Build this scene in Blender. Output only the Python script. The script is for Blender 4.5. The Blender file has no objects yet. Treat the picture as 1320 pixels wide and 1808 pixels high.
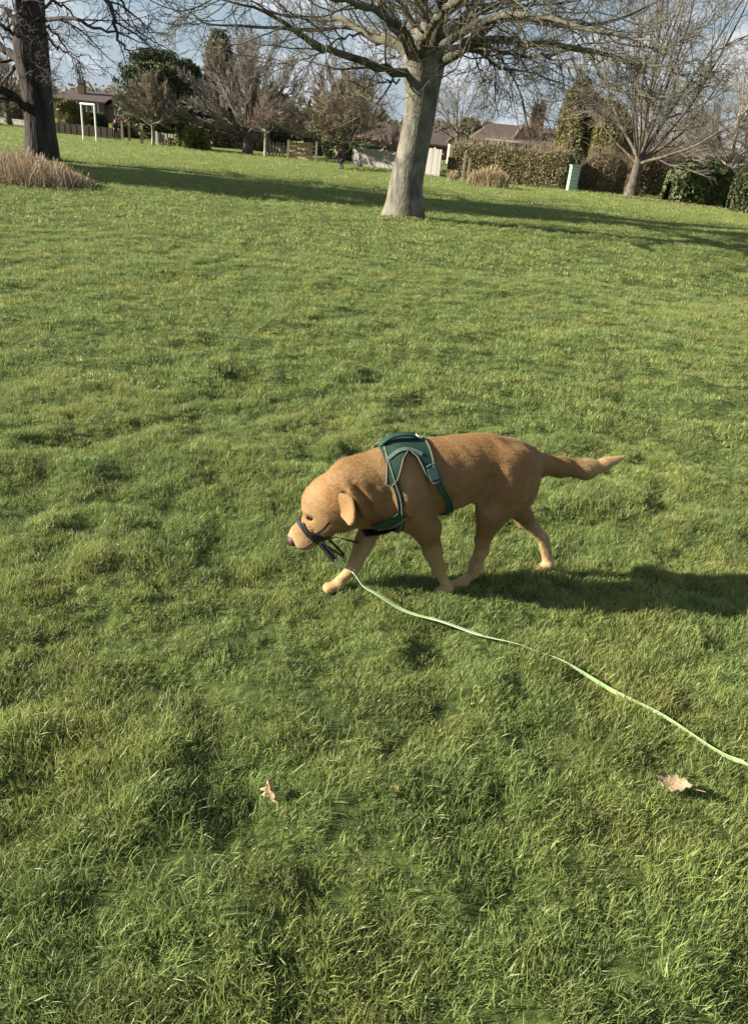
import bpy, math, random
import numpy as np
from mathutils import Vector, Matrix
from mathutils.bvhtree import BVHTree

random.seed(7)
RNG = np.random.default_rng(11)
SC = bpy.context.scene
COL = SC.collection
R = math.radians

# ------------------------------------------------------------------ camera, sky, sun, exposure
PITCH, ROLL, CAM_H, FPX = R(26.2), R(5.6), 1.55, 1345.0
cam_data = bpy.data.cameras.new('camera')
cam_data.sensor_fit = 'VERTICAL'
cam_data.sensor_height = 36.0
cam_data.lens = FPX / 1808.0 * 36.0
cam_data.clip_start = 0.05
cam_data.clip_end = 6000.0
cam = bpy.data.objects.new('camera', cam_data)
COL.objects.link(cam)
cam.matrix_world = Matrix.Translation((0, 0, CAM_H)) @ Matrix.Rotation(R(90) - PITCH, 4, 'X') @ Matrix.Rotation(ROLL, 4, 'Z')
SC.camera = cam

SUN_EL = R(23.0)
SUN_DIR = np.array([math.cos(R(7)), math.sin(R(7)), -math.tan(SUN_EL)])      # the way the light travels
world = bpy.data.worlds.new('World')
SC.world = world
world.use_nodes = True
wt = world.node_tree
wt.nodes.clear()
def wn(t, **k):
    n = wt.nodes.new(t)
    for a, b in k.items(): setattr(n, a, b)
    return n
sky = wn('ShaderNodeTexSky', sky_type='NISHITA', sun_disc=False, sun_elevation=SUN_EL, sun_rotation=R(263), air_density=1.0, dust_density=0.4, ozone_density=1.6)
tc = wn('ShaderNodeTexCoord')
sep = wn('ShaderNodeSeparateXYZ')
wt.links.new(tc.outputs['Generated'], sep.inputs[0])
def wmath(op, a, b=None, clamp=False):
    n = wn('ShaderNodeMath', operation=op, use_clamp=clamp)
    for i, v in enumerate((a, b)):
        if v is None: continue
        if isinstance(v, (int, float)): n.inputs[i].default_value = v
        else: wt.links.new(v, n.inputs[i])
    return n.outputs[0]
den = wmath('ADD', wmath('MAXIMUM', sep.outputs[2], 0.0), 0.32)
cmb = wn('ShaderNodeCombineXYZ')
wt.links.new(wmath('DIVIDE', sep.outputs[0], den), cmb.inputs[0])
wt.links.new(wmath('DIVIDE', sep.outputs[1], den), cmb.inputs[1])
cn = wn('ShaderNodeTexNoise')
cn.inputs['Scale'].default_value = 1.9
cn.inputs['Detail'].default_value = 7.0
cn.inputs['Roughness'].default_value = 0.52
cn.inputs['Distortion'].default_value = 0.35
wt.links.new(cmb.outputs[0], cn.inputs['Vector'])
cr = wn('ShaderNodeValToRGB')
cr.color_ramp.interpolation = 'EASE'
cr.color_ramp.elements[0].position = 0.45
cr.color_ramp.elements[0].color = (0.05, 0.05, 0.05, 1)
cr.color_ramp.elements[1].position = 0.56
cr.color_ramp.elements[1].color = (0.9, 0.9, 0.9, 1)
wt.links.new(cn.outputs[0], cr.inputs[0])
cn2 = wn('ShaderNodeTexNoise')
cn2.inputs['Scale'].default_value = 3.4
cn2.inputs['Detail'].default_value = 5.0
wt.links.new(cmb.outputs[0], cn2.inputs['Vector'])
cc = wn('ShaderNodeMix', data_type='RGBA')
cc.inputs[6].default_value = (4.8, 5.5, 6.3, 1)
cc.inputs[7].default_value = (8.2, 8.3, 8.3, 1)
wt.links.new(cn2.outputs[0], cc.inputs[0])
hz0 = wmath('SUBTRACT', 0.86, wmath('MULTIPLY', wmath('MAXIMUM', sep.outputs[2], 0.0), 2.6), True)      # pale haze low over the horizon
hm = wn('ShaderNodeMix', data_type='RGBA')
wt.links.new(hz0, hm.inputs[0])
wt.links.new(sky.outputs[0], hm.inputs[6])
hm.inputs[7].default_value = (3.5, 4.45, 5.6, 1)
cm = wn('ShaderNodeMix', data_type='RGBA')
wt.links.new(cr.outputs[0], cm.inputs[0])
wt.links.new(hm.outputs[2], cm.inputs[6])
wt.links.new(cc.outputs[2], cm.inputs[7])
bg = wn('ShaderNodeBackground')
bg.inputs['Strength'].default_value = 0.037
wt.links.new(cm.outputs[2], bg.inputs[0])
wo = wn('ShaderNodeOutputWorld')
wt.links.new(bg.outputs[0], wo.inputs[0])

sd = bpy.data.lights.new('sun', 'SUN')
sd.energy = 5.0
sd.angle = R(0.55)
sd.color = (1.0, 0.90, 0.74)
sun = bpy.data.objects.new('sun', sd)
COL.objects.link(sun)
sun.location = (-30, -5, 25)
sun.rotation_euler = Vector(SUN_DIR).to_track_quat('-Z', 'Y').to_euler()

SC.view_settings.view_transform = 'Standard'
SC.view_settings.look = 'None'
SC.view_settings.gamma = 1.0
SC.view_settings.use_curve_mapping = False
SC.view_settings.exposure = 1.7
SC.cycles.max_bounces = 6
SC.cycles.diffuse_bounces = 3
SC.cycles.transmission_bounces = 4
SC.cycles.transparent_max_bounces = 6

# ------------------------------------------------------------------ helpers: surveying the place from the photograph
_f = np.array([0, math.cos(PITCH), -math.sin(PITCH)]); _u0 = np.array([0, math.sin(PITCH), math.cos(PITCH)]); _r0 = np.array([1., 0, 0])
_r = math.cos(ROLL) * _r0 + math.sin(ROLL) * _u0
_u = -math.sin(ROLL) * _r0 + math.cos(ROLL) * _u0
EYE = np.array([0, 0, CAM_H])
def ray(px, py): return _f + _r * (px - 660) / FPX + _u * (904 - py) / FPX
def G(px, py, z=0.0):
    d = ray(px, py); return EYE + d * ((z - CAM_H) / d[2])
def at(px, py, y):
    d = ray(px, py); return EYE + d * (y / d[1])
def mpp(p): return float((np.asarray(p) - EYE) @ _f) / FPX

# ------------------------------------------------------------------ helpers: noise
def _hash(ix, iy, seed):
    h = (ix.astype(np.int64) * 374761393 + iy.astype(np.int64) * 668265263 + seed * 974711) & 0x7fffffff
    h = ((h ^ (h >> 13)) * 1274126177) & 0x7fffffff
    return ((h ^ (h >> 16)) & 0xffff) / 65535.0
def vnoise(x, y, scale, seed=0, octv=3):
    x = np.asarray(x, float) / scale; y = np.asarray(y, float) / scale
    out = 0; amp = 1; tot = 0
    for o in range(octv):
        fx, fy = np.floor(x), np.floor(y)
        tx, ty = x - fx, y - fy
        tx = tx * tx * (3 - 2 * tx); ty = ty * ty * (3 - 2 * ty)
        a = _hash(fx, fy, seed + o); b = _hash(fx + 1, fy, seed + o); c = _hash(fx, fy + 1, seed + o); d = _hash(fx + 1, fy + 1, seed + o)
        out = out + amp * ((a + (b - a) * tx) * (1 - ty) + (c + (d - c) * tx) * ty)
        tot += amp; amp *= 0.5; x = x * 2.03 + 17.3; y = y * 2.03 - 9.1
    return out / tot
def terrain(x, y):
    x = np.asarray(x, float); y = np.asarray(y, float)
    d = np.hypot(x, y)
    near = np.clip(1.3 - d / 18, 0, 1)
    z = near * (0.09 * (vnoise(x, y, 0.30, 3, 2) - 0.5) + 0.045 * (vnoise(x, y, 0.13, 13, 1) - 0.5) + 0.08 * (vnoise(x, y, 0.9, 5) - 0.5)) * (1 - 0.85 * np.exp(-(((x - 0.3) / 0.62) ** 2 + ((y - 2.62) / 0.34) ** 2) ** 2))
    z = z + np.clip((d - 4) / 10, 0, 1) * 0.10 * (vnoise(x, y, 2.6, 8) - 0.5)
    z = z + np.clip((d - 10) / 15, 0, 1) * 0.22 * (vnoise(x, y, 9.0, 9, 2) - 0.5)
    return z * np.clip((75 - d) / 20, 0, 1)
def T(x, y): return float(terrain(np.array([x]), np.array([y]))[0])

# ------------------------------------------------------------------ helpers: objects
def tag(o, label=None, cat=None, group=None, kind=None):
    if label: o['label'] = label
    if cat: o['category'] = cat
    if group: o['group'] = group
    if kind: o['kind'] = kind
    return o
def thing(name, label, cat, loc=(0, 0, 0), rz=0.0, group=None):
    o = bpy.data.objects.new(name, None)
    o.empty_display_size = 0.2
    o.location = tuple(float(v) for v in loc); o.rotation_euler = (0, 0, rz)
    COL.objects.link(o)
    return tag(o, label, cat, group)
def link(name, me, mat=None, parent=None, world_pts=False):
    o = bpy.data.objects.new(name, me)
    COL.objects.link(o)
    if mat is not None and len(me.materials) == 0: me.materials.append(mat)
    if parent is not None:
        o.parent = parent
        if world_pts:                                                    # points were given in world space
            m = Matrix.LocRotScale(parent.location, parent.rotation_euler, parent.scale)
            if parent.parent is not None:
                q = parent.parent
                m = Matrix.LocRotScale(q.location, q.rotation_euler, q.scale) @ m
            me.transform(m.inverted())
    return o
def mesh(name, V, Q=None, Tr=None, smooth=False, attrs=None):
    V = np.asarray(V, np.float32).reshape(-1, 3)
    me = bpy.data.meshes.new(name)
    Q = np.zeros((0, 4), np.int32) if Q is None else np.asarray(Q, np.int32).reshape(-1, 4)
    Tr = np.zeros((0, 3), np.int32) if Tr is None else np.asarray(Tr, np.int32).reshape(-1, 3)
    me.vertices.add(len(V)); me.vertices.foreach_set('co', V.ravel())
    nl = Q.size + Tr.size
    me.loops.add(nl); me.loops.foreach_set('vertex_index', np.concatenate([Q.ravel(), Tr.ravel()]))
    me.polygons.add(len(Q) + len(Tr))
    st = np.concatenate([np.arange(len(Q)) * 4, Q.size + np.arange(len(Tr)) * 3]).astype(np.int32)
    me.polygons.foreach_set('loop_start', st)
    me.polygons.foreach_set('use_smooth', np.full(len(st), smooth))
    if attrs:
        for k, v in attrs.items():
            a = me.attributes.new(k, 'FLOAT', 'POINT'); a.data.foreach_set('value', np.asarray(v, np.float32))
    me.update(calc_edges=True); me.validate()
    return me
BOXF = np.array([[0, 3, 2, 1], [4, 5, 6, 7], [0, 1, 5, 4], [1, 2, 6, 5], [2, 3, 7, 6], [3, 0, 4, 7]])
def boxv(sx, sy, sz, c=(0, 0, 0), ang=0.0):
    x, y, z = sx / 2, sy / 2, sz / 2
    v = np.array([[-x, -y, -z], [x, -y, -z], [x, y, -z], [-x, y, -z], [-x, -y, z], [x, -y, z], [x, y, z], [-x, y, z]], float)
    ca, sa = math.cos(ang), math.sin(ang)
    v = np.stack([v[:, 0] * ca - v[:, 1] * sa, v[:, 0] * sa + v[:, 1] * ca, v[:, 2]], 1)
    return v + np.array(c, float)
class MB:
    def __init__(s): s.V = []; s.Q = []; s.T = []; s.n = 0
    def add(s, V, Q=None, Tr=None):
        V = np.asarray(V, float).reshape(-1, 3); s.V.append(V)
        if Q is not None: s.Q.append(np.asarray(Q, int).reshape(-1, 4) + s.n)
        if Tr is not None: s.T.append(np.asarray(Tr, int).reshape(-1, 3) + s.n)
        s.n += len(V); return s
    def box(s, sx, sy, sz, c, ang=0.0): return s.add(boxv(sx, sy, sz, c, ang), BOXF)
    def mesh(s, name, smooth=False):
        return mesh(name, np.concatenate(s.V), np.concatenate(s.Q) if s.Q else None, np.concatenate(s.T) if s.T else None, smooth)
def tubes(P, Rd, S, cap=True):
    """N polylines (N,K,3) with radii (N,K) -> verts, quads"""
    P = np.asarray(P, float); Rd = np.asarray(Rd, float)
    if P.ndim == 2: P = P[None]; Rd = Rd[None]
    N, K, _ = P.shape
    tg = np.gradient(P, axis=1); tg /= np.linalg.norm(tg, axis=2, keepdims=True) + 1e-9
    ref = np.where(np.abs(tg[:, :1, 2:3]) > 0.8, np.array([1., 0, 0]), np.array([0, 0, 1.]))
    ref = np.broadcast_to(ref, tg.shape)
    a = np.cross(tg, ref); a /= np.linalg.norm(a, axis=2, keepdims=True) + 1e-9
    b = np.cross(tg, a)
    th = np.arange(S) / S * 2 * math.pi
    V = P[:, :, None, :] + Rd[:, :, None, None] * (np.cos(th)[None, None, :, None] * a[:, :, None, :] + np.sin(th)[None, None, :, None] * b[:, :, None, :])
    idx = np.arange(N * K * S).reshape(N, K, S)
    q = np.stack([idx[:, :-1, :], np.roll(idx, -1, 2)[:, :-1, :], np.roll(idx, -1, 2)[:, 1:, :], idx[:, 1:, :]], -1).reshape(-1, 4)
    return V.reshape(-1, 3), q
def resample(pts, n):
    """smooth polyline through the points (Catmull-Rom), n samples; rows may carry extra columns"""
    P = np.asarray(pts, float)
    if len(P) == 2: 
        t = np.linspace(0, 1, n)[:, None]; return P[0] * (1 - t) + P[1] * t
    E = np.concatenate([2 * P[:1] - P[1:2], P, 2 * P[-1:] - P[-2:-1]])
    s = np.linspace(0, len(P) - 1 - 1e-6, n); i = s.astype(int); t = (s - i)[:, None]
    a, b, c, d = E[i], E[i + 1], E[i + 2], E[i + 3]
    return 0.5 * (2 * b + (c - a) * t + (2 * a - 5 * b + 4 * c - d) * t ** 2 + (3 * b - a - 3 * c + d) * t ** 3)

# ------------------------------------------------------------------ materials
def mat(name, c1, c2=None, scale=5.0, rough=0.8, bump=0.0, bscale=None, detail=5.0, spec=0.3, attr=None, c3=None, trans=0.0, stretch=(1, 1, 1), coord='Object', bdist=0.02, lo=0.35, hi=0.65, sheen=0.0):
    m = bpy.data.materials.new(name); m.use_nodes = True
    nt = m.node_tree; L = nt.links; b = nt.nodes['Principled BSDF']
    b.inputs['Roughness'].default_value = rough
    b.inputs['Specular IOR Level'].default_value = spec
    if sheen: b.inputs['Sheen Weight'].default_value = sheen
    c2 = c2 or c1
    tcn = nt.nodes.new('ShaderNodeTexCoord'); mp = nt.nodes.new('ShaderNodeMapping')
    mp.inputs['Scale'].default_value = stretch
    if coord == 'World':
        ge = nt.nodes.new('ShaderNodeNewGeometry'); L.new(ge.outputs['Position'], mp.inputs[0])
    else: L.new(tcn.outputs[coord], mp.inputs[0])
    nz = nt.nodes.new('ShaderNodeTexNoise'); nz.inputs['Scale'].default_value = scale; nz.inputs['Detail'].default_value = detail
    L.new(mp.outputs[0], nz.inputs['Vector'])
    rm = nt.nodes.new('ShaderNodeMapRange'); rm.inputs[1].default_value = lo; rm.inputs[2].default_value = hi
    L.new(nz.outputs[0], rm.inputs[0])
    mx = nt.nodes.new('ShaderNodeMix'); mx.data_type = 'RGBA'
    mx.inputs[6].default_value = (*c1, 1); mx.inputs[7].default_value = (*c2, 1)
    L.new(rm.outputs[0], mx.inputs[0])
    col = mx.outputs[2]
    if attr:                                                             # a per-piece tone towards c3
        an = nt.nodes.new('ShaderNodeAttribute'); an.attribute_name = attr
        m2 = nt.nodes.new('ShaderNodeMix'); m2.data_type = 'RGBA'
        L.new(an.outputs['Fac'], m2.inputs[0]); L.new(col, m2.inputs[6]); m2.inputs[7].default_value = (*(c3 or c2), 1)
        col = m2.outputs[2]
    L.new(col, b.inputs['Base Color'])
    if bump:
        n2 = nt.nodes.new('ShaderNodeTexNoise'); n2.inputs['Scale'].default_value = bscale or scale * 3; n2.inputs['Detail'].default_value = 6
        L.new(mp.outputs[0], n2.inputs['Vector'])
        bp = nt.nodes.new('ShaderNodeBump'); bp.inputs['Strength'].default_value = bump; bp.inputs['Distance'].default_value = bdist
        L.new(n2.outputs[0], bp.inputs['Height']); L.new(bp.outputs[0], b.inputs['Normal'])
    if trans:
        tr = nt.nodes.new('ShaderNodeBsdfTranslucent'); L.new(col, tr.inputs[0])
        ms = nt.nodes.new('ShaderNodeMixShader'); ms.inputs[0].default_value = trans
        L.new(b.outputs[0], ms.inputs[1]); L.new(tr.outputs[0], ms.inputs[2])
        L.new(ms.outputs[0], nt.nodes['Material Output'].inputs[0])
    return m
M = {}
M['soil'] = None
M['bark_pale'] = mat('bark_pale', (0.185, 0.176, 0.146), (0.060, 0.058, 0.049), 7, 0.9, 1.0, 24, stretch=(1, 1, 0.5), bdist=0.02, c3=(0.125, 0.12, 0.082), attr='moss')
M['bark_limb'] = mat('bark_limb', (0.115, 0.108, 0.072), (0.04, 0.039, 0.032), 3, 0.9, 0.7, 22)
M['bark_dark'] = mat('bark_dark', (0.058, 0.046, 0.039), (0.017, 0.016, 0.016), 5, 0.95, 1.0, 14, stretch=(1, 1, 0.25), bdist=0.06)
M['bark_grey'] = mat('bark_grey', (0.125, 0.108, 0.088), (0.052, 0.046, 0.038), 4, 0.9, 0.5, 12)
M['bark_birch'] = mat('bark_birch', (0.30, 0.27, 0.22), (0.14, 0.12, 0.10), 4, 0.9)
M['twig_olive'] = mat('twig_olive', (0.11, 0.10, 0.058), (0.045, 0.042, 0.033), 1.4, 0.85)
M['twig_dark'] = mat('twig_dark', (0.08, 0.07, 0.06), (0.045, 0.04, 0.035), 2, 0.85)
M['twig_brown'] = mat('twig_brown', (0.20, 0.165, 0.125), (0.125, 0.105, 0.082), 0.8, 0.85)
M['twig_tan'] = mat('twig_tan', (0.27, 0.222, 0.148), (0.175, 0.146, 0.10), 0.8, 0.85)
M['twig_grey'] = mat('twig_grey', (0.235, 0.21, 0.185), (0.145, 0.128, 0.11), 0.8, 0.85)
M['twig_pale'] = mat('twig_pale', (0.22, 0.195, 0.155), (0.12, 0.105, 0.085), 0.8, 0.85)
M['twig_red'] = mat('twig_red', (0.19, 0.125, 0.095), (0.13, 0.09, 0.07), 0.8, 0.85)
def leafmat(name, c1, c2, c3): return mat(name, c1, c2, 0.7, 0.6, attr='tone', c3=c3, trans=0.2, spec=0.35)
M['conifer'] = leafmat('conifer', (0.042, 0.062, 0.028), (0.066, 0.086, 0.038), (0.135, 0.145, 0.062))
M['cypress'] = leafmat('cypress', (0.072, 0.07, 0.038), (0.10, 0.09, 0.05), (0.15, 0.128, 0.072))
M['shrub_olive'] = leafmat('shrub_olive', (0.095, 0.095, 0.036), (0.15, 0.14, 0.052), (0.30, 0.27, 0.11))
M['shrub_lime'] = leafmat('shrub_lime', (0.12, 0.14, 0.035), (0.17, 0.19, 0.045), (0.22, 0.23, 0.08))
M['laurel'] = leafmat('laurel', (0.05, 0.075, 0.028), (0.085, 0.115, 0.04), (0.19, 0.22, 0.09))
M['hedge_brown'] = leafmat('hedge_brown', (0.15, 0.115, 0.075), (0.20, 0.155, 0.10), (0.27, 0.21, 0.135))
M['hedge_green'] = leafmat('hedge_green', (0.13, 0.115, 0.06), (0.17, 0.15, 0.08), (0.24, 0.215, 0.11))
M['hedge_core'] = mat('hedge_core', (0.06, 0.05, 0.035), (0.09, 0.075, 0.05), 3, 0.95, 0.6, 9)
M['straw'] = leafmat('straw', (0.215, 0.165, 0.108), (0.28, 0.215, 0.145), (0.36, 0.285, 0.195))
M['straw_pale'] = leafmat('straw_pale', (0.24, 0.185, 0.11), (0.31, 0.24, 0.145), (0.39, 0.315, 0.20))
M['brick'] = mat('brick', (0.095, 0.068, 0.055), (0.125, 0.085, 0.066), 2.5, 0.9, 0.3, 12)
M['brick_red'] = mat('brick_red', (0.15, 0.095, 0.08), (0.11, 0.07, 0.06), 2.5, 0.9)
M['roof_brown'] = mat('roof_brown', (0.075, 0.058, 0.05), (0.05, 0.04, 0.036), 3, 0.9, 0.4, 14)
M['roof_orange'] = mat('roof_orange', (0.088, 0.064, 0.050), (0.062, 0.048, 0.040), 1.6, 0.9, 0.4, 12)
M['render_pale'] = mat('render_pale', (0.45, 0.40, 0.33), (0.36, 0.32, 0.27), 2, 0.9)
M['board_grey'] = mat('board_grey', (0.235, 0.225, 0.21), (0.175, 0.168, 0.158), 3, 0.85, 0.3, 30, stretch=(1, 1, 0.15))
M['board_tan'] = mat('board_tan', (0.42, 0.33, 0.20), (0.35, 0.27, 0.165), 4, 0.85, 0.3, 30, stretch=(1, 1, 0.2))
M['board_dark'] = mat('board_dark', (0.10, 0.075, 0.06), (0.065, 0.05, 0.042), 4, 0.9)
M['post'] = mat('post', (0.34, 0.29, 0.20), (0.25, 0.21, 0.15), 6, 0.85)
M['white_paint'] = mat('white_paint', (0.74, 0.74, 0.72), (0.62, 0.62, 0.60), 6, 0.45)
M['box_green'] = mat('box_green', (0.32, 0.41, 0.31), (0.27, 0.36, 0.27), 5, 0.55)
M['glass_dark'] = mat('glass_dark', (0.03, 0.035, 0.04), None, 2, 0.1, spec=0.6)

# ------------------------------------------------------------------ ground
def grass_ground_mat():
    m = bpy.data.materials.new('turf'); m.use_nodes = True
    nt = m.node_tree; L = nt.links; b = nt.nodes['Principled BSDF']
    b.inputs['Roughness'].default_value = 0.9; b.inputs['Specular IOR Level'].default_value = 0.1
    ge = nt.nodes.new('ShaderNodeNewGeometry')
    def nz(scale, det, rough=0.55):
        n = nt.nodes.new('ShaderNodeTexNoise'); n.inputs['Scale'].default_value = scale; n.inputs['Detail'].default_value = det; n.inputs['Roughness'].default_value = rough
        L.new(ge.outputs['Position'], n.inputs['Vector']); return n.outputs[0]
    def mixc(f, a, b_):
        n = nt.nodes.new('ShaderNodeMix'); n.data_type = 'RGBA'
        L.new(f, n.inputs[0])
        for i, v in ((6, a), (7, b_)):
            if isinstance(v, tuple): n.inputs[i].default_value = (*v, 1)
            else: L.new(v, n.inputs[i])
        return n.outputs[2]
    def rng(f, lo, hi):
        n = nt.nodes.new('ShaderNodeMapRange'); n.inputs[1].default_value = lo; n.inputs[2].default_value = hi; L.new(f, n.inputs[0]); return n.outputs[0]
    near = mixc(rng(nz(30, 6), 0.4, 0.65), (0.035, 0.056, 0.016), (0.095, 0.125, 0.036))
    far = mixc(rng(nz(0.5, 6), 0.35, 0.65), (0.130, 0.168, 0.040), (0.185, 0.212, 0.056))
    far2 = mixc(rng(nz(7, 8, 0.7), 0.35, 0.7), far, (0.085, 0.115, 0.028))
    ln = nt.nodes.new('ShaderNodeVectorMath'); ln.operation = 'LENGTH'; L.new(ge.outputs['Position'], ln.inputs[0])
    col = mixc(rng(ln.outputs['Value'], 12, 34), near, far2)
    L.new(col, b.inputs['Base Color'])
    bp = nt.nodes.new('ShaderNodeBump'); bp.inputs['Strength'].default_value = 0.8; bp.inputs['Distance'].default_value = 0.06
    L.new(nz(9, 9, 0.7), bp.inputs['Height']); L.new(bp.outputs[0], b.inputs['Normal'])
    return m
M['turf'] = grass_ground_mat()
ys = np.concatenate([np.linspace(-40, -1, 24), np.geomspace(0.25, 3.5, 200) - 0.2, np.geomspace(3.36, 30, 230), np.geomspace(30.5, 110, 60), np.geomspace(115, 2500, 24)])
s = np.linspace(-1, 1, 341)
s = np.sign(s) * (0.35 * np.abs(s) + 0.65 * np.abs(s) ** 3)
w = 5 + 1.9 * np.maximum(ys, 0) + np.maximum(-ys, 0) * 1.2
gx = w[:, None] * s[None, :]; gy = np.broadcast_to(ys[:, None], gx.shape)
gz = terrain(gx, gy); gv = np.stack([gx, gy, gz], -1).reshape(-1, 3)
def ground_z(x, y):
    """height of the ground sheet itself under a point"""
    i = np.clip(np.searchsorted(ys, y) - 1, 0, len(ys) - 2); f = (y - ys[i]) / (ys[i + 1] - ys[i])
    sv = x / (w[i] * (1 - f) + w[i + 1] * f)
    j = np.clip(np.searchsorted(s, sv) - 1, 0, len(s) - 2); g = (sv - s[j]) / (s[j + 1] - s[j])
    return (gz[i, j] * (1 - g) + gz[i, j + 1] * g) * (1 - f) + (gz[i + 1, j] * (1 - g) + gz[i + 1, j + 1] * g) * f
ii = np.arange(len(ys) * len(s)).reshape(len(ys), len(s))
gq = np.stack([ii[:-1, :-1], ii[:-1, 1:], ii[1:, 1:], ii[1:, :-1]], -1).reshape(-1, 4)
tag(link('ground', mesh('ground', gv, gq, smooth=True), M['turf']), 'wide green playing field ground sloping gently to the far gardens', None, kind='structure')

# ------------------------------------------------------------------ grass
def grass_mat():
    m = bpy.data.materials.new('grass_blade'); m.use_nodes = True
    nt = m.node_tree; L = nt.links; b = nt.nodes['Principled BSDF']
    b.inputs['Roughness'].default_value = 0.42; b.inputs['Specular IOR Level'].default_value = 0.32
    ge = nt.nodes.new('ShaderNodeNewGeometry')
    def attr(n_):
        n = nt.nodes.new('ShaderNodeAttribute'); n.attribute_name = n_; return n.outputs['Fac']
    def nz(scale, det):
        n = nt.nodes.new('ShaderNodeTexNoise'); n.inputs['Scale'].default_value = scale; n.inputs['Detail'].default_value = det
        L.new(ge.outputs['Position'], n.inputs['Vector']); return n.outputs[0]
    def rng(f, lo, hi):
        n = nt.nodes.new('ShaderNodeMapRange'); n.inputs[1].default_value = lo; n.inputs[2].default_value = hi; L.new(f, n.inputs[0]); return n.outputs[0]
    def mixc(f, a, b_):
        n = nt.nodes.new('ShaderNodeMix'); n.data_type = 'RGBA'; L.new(f, n.inputs[0])
        for i, v in ((6, a), (7, b_)):
            if isinstance(v, tuple): n.inputs[i].default_value = (*v, 1)
            else: L.new(v, n.inputs[i])
        return n.outputs[2]
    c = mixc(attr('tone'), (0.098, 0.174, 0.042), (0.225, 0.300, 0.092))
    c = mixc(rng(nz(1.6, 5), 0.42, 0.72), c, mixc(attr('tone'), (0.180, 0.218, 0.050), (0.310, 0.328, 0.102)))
    ia = nt.nodes.new('ShaderNodeAttribute'); ia.attribute_type = 'INSTANCER'; ia.attribute_name = 'ptone'
    hs = nt.nodes.new('ShaderNodeHueSaturation'); hs.inputs['Hue'].default_value = 0.5; L.new(c, hs.inputs['Color'])
    vr = nt.nodes.new('ShaderNodeMapRange'); vr.inputs[3].default_value = 0.32; vr.inputs[4].default_value = 1.72; L.new(ia.outputs['Fac'], vr.inputs[0]); L.new(vr.outputs[0], hs.inputs['Value'])
    c = mixc(attr('dry'), hs.outputs[0], (0.46, 0.40, 0.21))
    L.new(c, b.inputs['Base Color'])
    tr = nt.nodes.new('ShaderNodeBsdfTranslucent'); L.new(c, tr.inputs[0])
    ms = nt.nodes.new('ShaderNodeMixShader'); ms.inputs[0].default_value = 0.38
    L.new(b.outputs[0], ms.inputs[1]); L.new(tr.outputs[0], ms.inputs[2]); L.new(ms.outputs[0], nt.nodes['Material Output'].inputs[0])
    return m
M['grass'] = grass_mat()
def tuft_mesh(name, nb, rad, hmin, hmax, wid, seg, rng, dryp=0.03, lean=0.7):
    V = []; Q = []; Tr = []; tone = []; dry = []; n = 0
    for k in range(nb):
        r = rad * math.sqrt(rng.random()); a = rng.random() * 6.283
        p = np.array([r * math.cos(a), r * math.sin(a), -0.004])
        h = hmin + (hmax - hmin) * rng.random() ** 1.3
        la = rng.random() * 6.283
        ld = np.array([math.cos(la), math.sin(la), 0.0])
        l0 = lean * rng.random(); l1 = l0 + 1.3 * rng.random() + 0.2
        side = np.cross(ld, [0, 0, 1.0]); fa = (rng.random() - .5) * 1.6
        side = side * math.cos(fa) + ld * math.sin(fa)
        w0 = wid * (0.7 + 0.6 * rng.random())
        t_ = rng.random(); d_ = 1.0 if rng.random() < dryp else 0.15 * rng.random()
        if d_ > .9: h *= 0.8; l0 += .5; l1 += .6
        base = n
        q = p.copy()
        for j in range(seg + 1):
            f = j / seg
            ww = w0 * (1 - 0.55 * f) / 2
            if j == seg:
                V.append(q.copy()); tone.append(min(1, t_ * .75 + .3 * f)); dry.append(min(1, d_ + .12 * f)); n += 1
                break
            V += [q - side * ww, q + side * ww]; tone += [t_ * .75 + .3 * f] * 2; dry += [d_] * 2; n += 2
            ang = l0 + (l1 - l0) * f
            q = q + (h / seg) * (ld * math.sin(ang) + np.array([0, 0, math.cos(ang)]))
        for j in range(seg - 1):
            o = base + 2 * j; Q.append([o, o + 1, o + 3, o + 2])
        o = base + 2 * (seg - 1); Tr.append([o, o + 1, o + 2])
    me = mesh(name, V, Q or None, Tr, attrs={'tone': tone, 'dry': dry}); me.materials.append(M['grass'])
    return me
tuft_col = bpy.data.collections.new('tuft_variants')
_rt = np.random.default_rng(5)
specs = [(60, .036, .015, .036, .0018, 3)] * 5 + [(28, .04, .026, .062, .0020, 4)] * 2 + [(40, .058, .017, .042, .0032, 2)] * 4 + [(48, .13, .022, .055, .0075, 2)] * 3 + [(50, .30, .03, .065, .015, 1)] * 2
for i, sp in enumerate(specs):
    o = bpy.data.objects.new('tuft_%02d' % i, tuft_mesh('tuft', *sp, _rt)); tuft_col.objects.link(o)
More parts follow.
